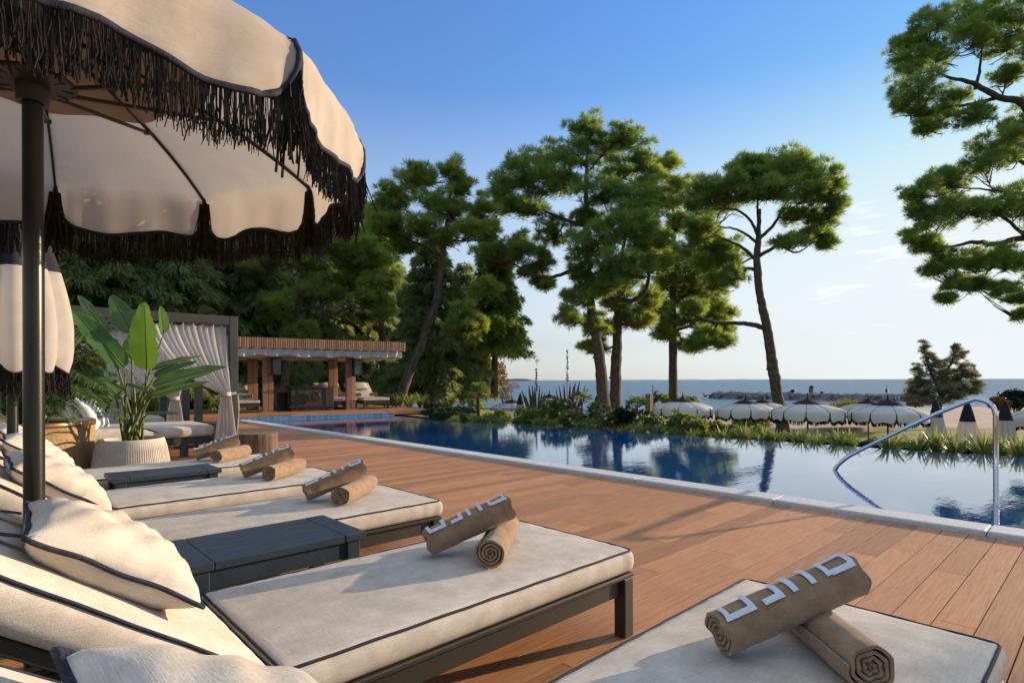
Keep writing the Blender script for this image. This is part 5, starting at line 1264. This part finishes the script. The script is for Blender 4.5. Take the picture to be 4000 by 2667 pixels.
for k, (xd, yb, yt, hw, d, lab, tw_) in enumerate([
        (992, 912, 545, 128, 30, 'dark drooping cedar right behind the leaning pine', 16), (700, 905, 430, 210, 33, 'dark cedar filling the space behind the bar pavilion roof', 18),
        (545, 905, 440, 190, 25, 'dark cedar behind the cabana post', 18), (385, 915, 430, 185, 22, 'dark cedar behind the big banana leaves', 20), (215, 915, 400, 190, 20, 'dark cedar above the cabana beam, next to the closed parasol', 20),
        (845, 905, 560, 120, 36, 'dark cedar between the pavilion roof end and the leaning pine', 15), (60, 915, 380, 190, 19, 'dark cedar behind the closed parasol', 20), (1066, 905, 600, 70, 34, 'narrow cedar edge below the leaning pine bough', 10),
        (620, 905, 560, 150, 40, 'far dark cedar seen between pavilion posts', 14), (930, 905, 620, 120, 44, 'far dark cedar beyond the leaning pine base', 14), (300, 905, 440, 230, 34, 'far dark cedar over the middle of the cabana beam', 16), (470, 905, 460, 220, 36, 'far dark cedar over the cabana corner', 16), (120, 905, 430, 220, 32, 'far dark cedar over the palm planter', 16), (780, 905, 560, 170, 46, 'far dark cedar over the right half of the bar roof', 14)]):
    cedar('cedar', lab, d, xd, yb, yt, hw, 30+k, 'cedars behind the far deck', tw_, low=.03, shape=.62, dens=1.15)
cedar('tiered_conifer', 'slim conifer with level tiers and bare lower trunk at the edge of the sea view', 32, 1136, 912, 545, 74, 51, None, 17, low=.30, shape=.45, dens=.9, mt='needle', droop=.15)
p = G(1105, -.6, 44); leafy('rust_tree', 'rust brown autumn tree behind the slim conifer', 'tree', p, PXU(60, 44), PXU(58, 44), 5200, 61, 'rust', .16, .06, 4, blobs=16, stemr=.06, trunk=.25)
p = G(1160, -1.2, 46); leafy('bare_bush', 'grey brown thin bush at the foot of the slim conifer', 'bush', p, PXU(34, 46), PXU(34, 46), 1400, 62, 'dryleaf', .10, .02, 3, blobs=10, stemr=.03)
pine('tamarisk', 'windswept feathery grey green tree on the beach behind the closed parasols', 'tree', 34, [(2158, 948, 12), (2156, 925, 11), (2160, 905, 9), (2150, 880, 7), (2136, 850, 5), (2126, 815, 3)], [[(2158, 915, 7), (2180, 895, 6), (2205, 870, 4), (2218, 850, 2)], [(2158, 905, 7), (2165, 870, 5), (2185, 835, 4), (2195, 815, 2)], [(2156, 918, 6), (2125, 905, 5), (2095, 900, 3)], [(2170, 905, 5), (2215, 890, 4), (2245, 882, 2)]],
     [(2122, 795, 10, 14), (2130, 820, 14, 14), (2142, 845, 14, 12), (2187, 825, 15, 16), (2205, 815, 12, 12), (2215, 845, 16, 14), (2170, 850, 18, 14), (2150, 868, 22, 14), (2115, 868, 18, 12), (2195, 865, 22, 14), (2228, 870, 16, 12), (2246, 885, 14, 9), (2100, 885, 18, 12), (2130, 890, 26, 14), (2165, 890, 24, 14), (2095, 902, 18, 10), (2200, 888, 20, 12), (2120, 908, 24, 10), (2185, 905, 20, 10), (2105, 850, 10, 10), (2088, 915, 16, 8), (2110, 922, 20, 9), (2140, 922, 22, 9), (2172, 920, 22, 9), (2205, 908, 18, 9), (2235, 898, 16, 8), (2150, 835, 10, 10), (2175, 870, 18, 10), (2232, 858, 10, 8), (2195, 800, 7, 7)], 63, mt='tamarisk', ln=.20, nb=10, dens=1.2, knots=False, base_z=-2.1)
p = W(2105, 940, 33); leafy('beach_bush', 'low brownish bush at the foot of the feathery beach tree', 'bush', p, PXU(28, 33), PXU(16, 33), 900, 64, 'dryleaf', .12, .03, 4, blobs=6)
p = W(2328, 955, 24); leafy('beach_shrub', 'dense green and rust shrub at the far edge of the beach view', 'shrub', p, PXU(46, 24), PXU(32, 24), 3600, 65, 'shrub_dark', .10, .035, 4, blobs=12, stemr=.03)
p = W(2290, 960, 23.5); leafy('rust_shrub', 'rust coloured shrub beside the dense green one by the handrail top', 'shrub', p, PXU(24, 24), PXU(28, 24), 1500, 66, 'rust', .09, .03, 4, blobs=8, stemr=.02)
p = W(1552, 935, 42); leafy('beach_hedge', 'rounded green shrub at the foot of the straight pine', 'shrub', p, PXU(58, 42), PXU(16, 42), 3600, 67, 'shrub', .14, .05, 4, blobs=14)
# distant shore things
def jetty():
    m = MB(); A, B = G(1630, -2.7, 112), G(2075, -2.7, 92); g = np.random.default_rng(3); n = 60
    d = (B-A).normalized(); s = Vector((-d.y, d.x, 0)); vs = []
    for i in range(n+1):
        c = A.lerp(B, i/n); k = min(1, i/2)*(1 if i < n else .6)
        for q, z in ((-3.2, 0), (-2.3, .5), (-1.4, .95), (0, 1.15), (1.4, .95), (2.6, .4), (3.4, 0)):
            p = c+s*(q*(.3+.7*k)+g.normal(0, .25))+d*g.normal(0, .4); vs.append((p.x, p.y, -2.75+z*k*1.05+abs(g.normal(0, .14))*(z > 0)))
    m.add(vs, [(i*7+k, i*7+k+1, (i+1)*7+k+1, (i+1)*7+k) for i in range(n) for k in range(6)])
    for i in range(420):
        c = A.lerp(B, g.random())+s*g.normal(0, 1.7)+Vector((0, 0, .15+.65*g.random())); r = g.uniform(.25, .65); u = unit(g.normal(0, 1, (8, 3)))*r
        bm = bmesh.new(); [bm.verts.new(c+Vector(q)) for q in u]; bmesh.ops.convex_hull(bm, input=bm.verts); bm.verts.index_update()
        m.add([v.co.copy() for v in bm.verts], [[v.index for v in f.verts] for f in bm.faces]); bm.free()
    o = m.build('stone_jetty', M['rock']); tag(o, 'long low rock jetty running out into the sea', 'jetty')
jetty()
def marker(xd, yd, d, h, w, label, kind):
    p = W(xd, yd, d); t = thing(kind, label, 'beacon', p); m = MB(); m.box((0, 0, h*.35), (w, w, h*.7), bev=.05); m.build('plinth', M['rock'], t); m = MB(); m.lathe([(w*.5, h*.7), (w*.5, h*.94), (w*.3, h), (0, h)], 12); m.build('lamp_housing', M['black'], t)
marker(1864, 905, 104, 1.55, .75, 'square stone beacon with dark top on the jetty', 'jetty_beacon')
p = W(2037, 905, 94); t = thing('jetty_pole', 'thin pole with dark box on the jetty', 'pole', p); m = MB(); m.lathe([(.05, 0), (.04, 1.5)], 8); m.build('pole', M['black'], t); m = MB(); m.box((0, 0, .55), (.35, .35, .5)); m.build('box', M['black'], t)
for k, (xd, yd, d, s_) in enumerate([(1820, 903, 106, .35), (1888, 905, 103, .22), (2090, 908, 93, .3), (2112, 911, 92, .2)]):
    leafy('jetty_shrub', ['small dark shrub on the jetty before the beacon', 'tiny dark shrub on the jetty just past the beacon', 'dark shrub on the jetty past the thin pole', 'tiny dark shrub at the shore end of the jetty'][k], 'shrub', W(xd, yd, d), s_, s_, 160, 70+k, 'shrub_dark', .25, .1, 3, blobs=3, group='shrubs on the jetty')
# grassy mound
def grasses():
    g = np.random.default_rng(5); parts = []; N = 2600; C = []
    for i in range(N):
        xd = g.uniform(1880, 2040) if g.random() < .8 else g.uniform(1690, 1760); d = g.uniform(31, 37); p = W(xd, 950, d); h = math.exp(-((xd-1950)/60)**2)
        z = -1.7+.55*h if xd > 1800 else -1.9; C.append((p.x, p.y, z))
    C = np.array(C); V, F, A = tufts(C, np.tile([0, 0, 1.], (N, 1)), .85, .02, 6, .28, g); o = npmesh('beach_grass', V, F, A, M['grassdry']); o['kind'] = 'stuff'
grasses()
# posts, sapling, low wall by the bank
p = W(1491, 965, 20); t = thing('wooden_post', 'stout square weathered wooden post beside the twin pines', 'post', p); m = MB(); m.box((0, 0, .42), (.20, .20, .95), bev=.012); m.build('shaft', M['postwood'], t); m = MB(); m.box((0, 0, .905), (.215, .215, .03), bev=.006); m.build('top', M['postwood'], t)
p = W(1500, 968, 20.3); o = MB().tube([(0, 0, -.2), (0, 0, 1.3)], .02, 8).build('metal_stake', M['postwood'], loc=p); tag(o, 'thin stake just beside the stout wooden post', 'stake')
def wall():
    a, b = W(1000, 948, 24), W(1478, 942, 20.6); m = MB(); d = b-a; L_ = d.length; o = thing('timber_screen', 'low brown timber screen running behind the leafy shrubs', 'fence', (a.x, a.y, -.9), math.atan2(d.y, d.x))
    for k in range(3): m.av = random.random(); m.box((L_/2, 0, .12+k*.19), (L_, .04, .17), bev=.004)
    m.build('boards', M['postwood'], o); m = MB(); m.box((L_/2, 0, .75), (L_, .12, .04), bev=.004); m.build('cap_rail', M['postwood'], o)
wall()
p = W(1502, 950, 22); leafy('sapling', 'thin sparse sapling behind the wooden post', 'tree', p, .30, .62, 130, 81, 'shrub_dark', .10, .03, 2, blobs=9, stemr=.012, trunk=.5)
# ------------------------------------------------------------------ border plants along the infinity edge
def blade_tuft(name, label, loc, n, h, w, seed, mt='blade', cat='grass tuft', group=None, stiff=.55, up=1.0):
    g = random.Random(seed); m = MB()
    for i in range(n):
        a = g.uniform(0, 6.28); out = g.uniform(.1, 1)**.8*stiff; L_ = h*g.uniform(.65, 1.15); dr = Vector((math.cos(a), math.sin(a), 0)); b = dr*g.uniform(0, .05); sd_ = Vector((-dr.y, dr.x, 0)); pts = []
        for s in (0, .3, .6, .85, 1): pts.append((b+dr*(out*L_*s*(.6+.55*s))+Vector((0, 0, L_*up*(s-(.42*out)*s*s*s*1.2))), w*(.75 if s == 0 else (1, 1, .85, .5, .02)[[0, .3, .6, .85, 1].index(s)])))
        m.av = g.random(); vs = []
        for p, ww in pts: vs += [p-sd_*ww, p+Vector((0, 0, -.25*ww))-dr*ww*.3, p+sd_*ww]
        m.add(vs, [(j*3+k, j*3+k+1, (j+1)*3+k+1, (j+1)*3+k) for j in range(4) for k in range(2)])
    o = m.build(name, M[mt], loc=loc, smooth=True); o.rotation_euler[2] = g.uniform(0, 6); return tag(o, label, cat, group)
EX = [e for e in EDGE]
def edge_at(y):
    for (x0, y0), (x1, y1) in zip(EDGE, EDGE[1:]):
        if min(y0, y1) <= y <= max(y0, y1): return x0+(x1-x0)*(y-y0)/(y1-y0 if y1 != y0 else 1)
    return EDGE[-1][0]
def edge_pt(xd, off):
    """point beyond the pool edge in line with a surveyed column"""
    lo, hi = 3.0, 40.0
    for _ in range(40):
        mid = (lo+hi)/2; q = G(xd, 0, mid)
        if q.y < 12.4 and q.x < edge_at(max(-3.4, min(12.4, q.y))): lo = mid
        else: hi = mid
        if q.y >= 12.4: hi = mid
    q = G(xd, 0, lo+off); return q
XS = [1045, 1085, 1115, 1150, 1235, 1268, 1330, 1350, 1438, 1472, 1512, 1548, 1590, 1660, 1710, 1755, 1785, 1838, 1872, 1925, 1950, 2045, 2110, 2150, 2190, 2255, 2300, 2345]
HS = [.92*q_ for q_ in [.36, .42, .44, .36, .40, .34, .40, .42, .34, .44, .40, .36, .34, .40, .46, .44, .40, .44, .38, .46, .44, .48, .46, .52, .46, .50, .46, .52]]
protos = []
for i, (xd, h) in enumerate(zip(XS, HS)):
    j = len(XS)-1-i; q = edge_pt(xd, .30+.12*(i % 3)); z = -.16
    lab = 'spiky blade plant at the far pool edge, %s counting left from the handrail end' % ORD[j]
    if i < 5:
        o = blade_tuft('blade_plant', lab, (q.x, q.y, z), 70, 1.0, .030, 100+i, stiff=.85, group='spiky plants along the pool edge'); o.scale = (h*1.06,)*3; protos.append(o)
    else:
        o = dup(protos[i % 5], (q.x, q.y, z), rz=i*1.3, label=lab, scale=(h*1.08, h*1.08, h*1.02))
SH = [(1075, .9, .34, .22, 'shrub_dark', 0), (1140, 1.2, .40, .30, 'shrub', 0), (1205, 1.0, .42, .32, 'shrub', 14), (1255, 1.6, .38, .34, 'shrub', 0), (1292, 1.2, .46, .58, 'shrub', 20), (1318, .8, .34, .34, 'shrub', 24), (1375, 1.4, .44, .42, 'shrub', 26), (1405, .9, .38, .36, 'shrub', 16), (1455, 1.1, .44, .46, 'shrub_dark', 0), (1495, .9, .34, .34, 'shrub', 10), (1565, .9, .40, .34, 'shrub', 0), (1600, .8, .34, .28, 'shrub', 8), (1640, 1.2, .34, .22, 'shrub', 0), (1690, 1.0, .28, .20, 'shrub', 0), (1735, 1.2, .26, .22, 'shrub', 0), (1815, 1.0, .26, .18, 'shrub', 0), (1900, 1.0, .28, .16, 'shrub', 0), (2005, 1.0, .28, .14, 'shrub_dark', 0), (2080, 1.1, .28, .14, 'shrub', 0), (2225, .9, .28, .14, 'shrub_dark', 0)]
for i, (xd, off, rx, rz_, mt_, fl) in enumerate(SH):
    q = edge_pt(xd, off+.15)
    leafy('border_shrub', '%s border shrub beyond the pool, %s along from the far deck%s' % ('dark' if mt_ == 'shrub_dark' else 'green', ORD[i], ', with pale blossoms' if fl else ''), 'shrub', (q.x, q.y, -.30), rx, rz_, 620, 200+i, mt_, .085, .024, 4, blobs=8, group='leafy shrubs of the pool border', flowers=fl)
for i, (xd, d, rx, rz_) in enumerate([(1015, 16.6, .7, .16), (1050, 17.5, .6, .14), (1000, 17.6, .5, .22), (1030, 15.6, .45, .12)]):
    q = G(xd, -.12, d); leafy('juniper', ['low dark spreading juniper at the corner of the far deck', 'low juniper just right of the far deck corner', 'low juniper rising behind the far deck corner', 'low juniper overhanging the pool beside the far deck'][i], 'shrub', q, rx, rz_, 1100, 240+i, 'shrub_dark', .11, .012, 6, blobs=10, group='junipers by the far deck')
# fan palms
def fan_palm(label, loc, h, r, seed, n=14):
    t = thing('fan_palm', label, 'palm', loc, 0, 'fan palms of the pool border'); g = random.Random(seed); m = MB(); tw = MB(); tw.tube([(0, 0, -.3), (0, 0, h)], [.07, .05], 8)
    for k in range(n):
        a = g.uniform(0, 6.28); el = g.uniform(-.2, 1.3); dr = Vector((math.cos(a)*math.cos(el), math.sin(a)*math.cos(el), math.sin(el))); c = Vector((0, 0, h))+dr*r*.55; tw.tube([(0, 0, h), c], .008, 4)
        sd_ = dr.cross(Vector((0, 0, 1))).normalized(); up = sd_.cross(dr)
        for j in range(15):
            b = R(-100+200*j/14); d2 = (dr*math.cos(b)+sd_*math.sin(b)).normalized(); tip = c+d2*r*.5-Vector((0, 0, .12*r)); w = d2.cross(up)*.016
            m.av = g.random(); m.add([c, c+d2*r*.28+w, tip, c+d2*r*.28-w], [(0, 1, 2, 3)])
    tw.build('trunk', M['twig'], t); m.build('fan_leaves', M['palm'], t)
fan_palm('dark fan palm at the foot of the slim conifer', G(1098, -.3, 19), .75, .62, 1, 18)
fan_palm('small fan palm with pale fronds beside the red agave', G(1335, -.5, 17), .88, .42, 2, 12)
fan_palm('fan palm by the wooden post', G(1462, -.5, 15.5), .72, .45, 3, 14)
# agaves with flower spikes
def agave(label, loc, leaves, mt, spike=None):
    t = thing('agave', label, 'agave', loc, 0, 'agaves behind the border')
    for k, (tip, w) in enumerate(leaves):
        m = MB(); tip = Vector(tip); b = Vector((tip.x*.12, tip.y*.12, 0)); d = tip-b; sd_ = d.cross(FV).normalized(); nr = sd_.cross(d).normalized()
        def fn(u, v):
            a = u*2*math.pi; ww = w*(math.sin(math.pi*(.14+.86*v))**.7 if v < 1 else 0)+.004; return b+d*v+sd_*math.cos(a)*ww+nr*math.sin(a)*ww*.3
        m.grid(fn, 10, 8); m.build('leaf', M[mt], t, smooth=True)
    if spike:
        h, rs = spike, random.Random(int(h_ if False else spike*10)); m = MB(); pts = [Vector((.02*math.sin(i), .0, i/8*h)) for i in range(9)]; m.tube(pts, [.018*(1-.7*i/8) for i in range(9)], 6)
        for k in range(70):
            z = h*(.62+.38*rs.random()); a = rs.uniform(0, 6.28); l = rs.uniform(.03, .10)*(1.3-z/h); c = Vector((math.cos(a)*l, math.sin(a)*l, z+.02)); m.tube([(0, 0, z), c], .005, 3)
            m.lathe([(0, -.02), (.018, 0), (0, .025)], 5, c=c)
        m.build('flower_spike', M['seed'], t)
c = G(1232, -.75, 20); q = lambda x, y: (W(x, y, 20)-c)
agave('green agave with paddle leaves and a short seed spike above the pale canopy', c, [(q(1198, 895), .055), (q(1214, 884), .06), (q(1222, 882), .05), (q(1228, 886), .05), (q(1240, 885), .04), (q(1252, 900), .05), (q(1246, 898), .05), (q(1206, 905), .05)], 'agave', (W(1240, 848, 20)-c).z)
c = G(1303, -.7, 19); q = lambda x, y: (W(x, y, 19)-c)
agave('red tinged agave with pointed leaves and the tallest seed spike', c, [(q(1322, 875), .05), (q(1332, 874), .05), (q(1310, 878), .05), (q(1295, 880), .045), (q(1284, 884), .04), (q(1345, 884), .045), (q(1352, 890), .035), (q(1318, 885), .06), (q(1276, 892), .035), (q(1330, 892), .05)], 'agave_red', (W(1306, 806, 19)-c).z)
# blade plants on the far deck border
for i, (xd, d) in enumerate([(940, 18.6), (915, 19.5), (965, 19.8), (790, 20.5), (505, 17.5)]):
    dup(protos[i % 5], G(xd, .05, d), rz=i, label='spiky blade plant behind the far deck, %s from the deck corner' % ORD[i], scale=.62, group='spiky plants behind the far deck')

def litter():
    """fallen pine needles and flecks on the deck boards"""
    g = np.random.default_rng(12); N = 420; P = np.stack([g.uniform(1.9, 4.6, N), g.uniform(-1.2, 9, N), np.full(N, .0022)], 1); a = g.uniform(0, 6.28, N)
    D = np.stack([np.cos(a), np.sin(a), 0*a], 1); l = g.uniform(.012, .035, (N, 1)); w = np.stack([-D[:, 1], D[:, 0], 0*a], 1)*g.uniform(.0006, .0016, (N, 1))
    V = np.stack([P-D*l-w, P+D*l-w, P+D*l+w, P-D*l+w], 1).reshape(-1, 3); o = npmesh('fallen_needles', V, np.arange(4*N).reshape(-1, 4), np.repeat(g.random(N), 4), M['dryleaf']); o['kind'] = 'stuff'
litter()
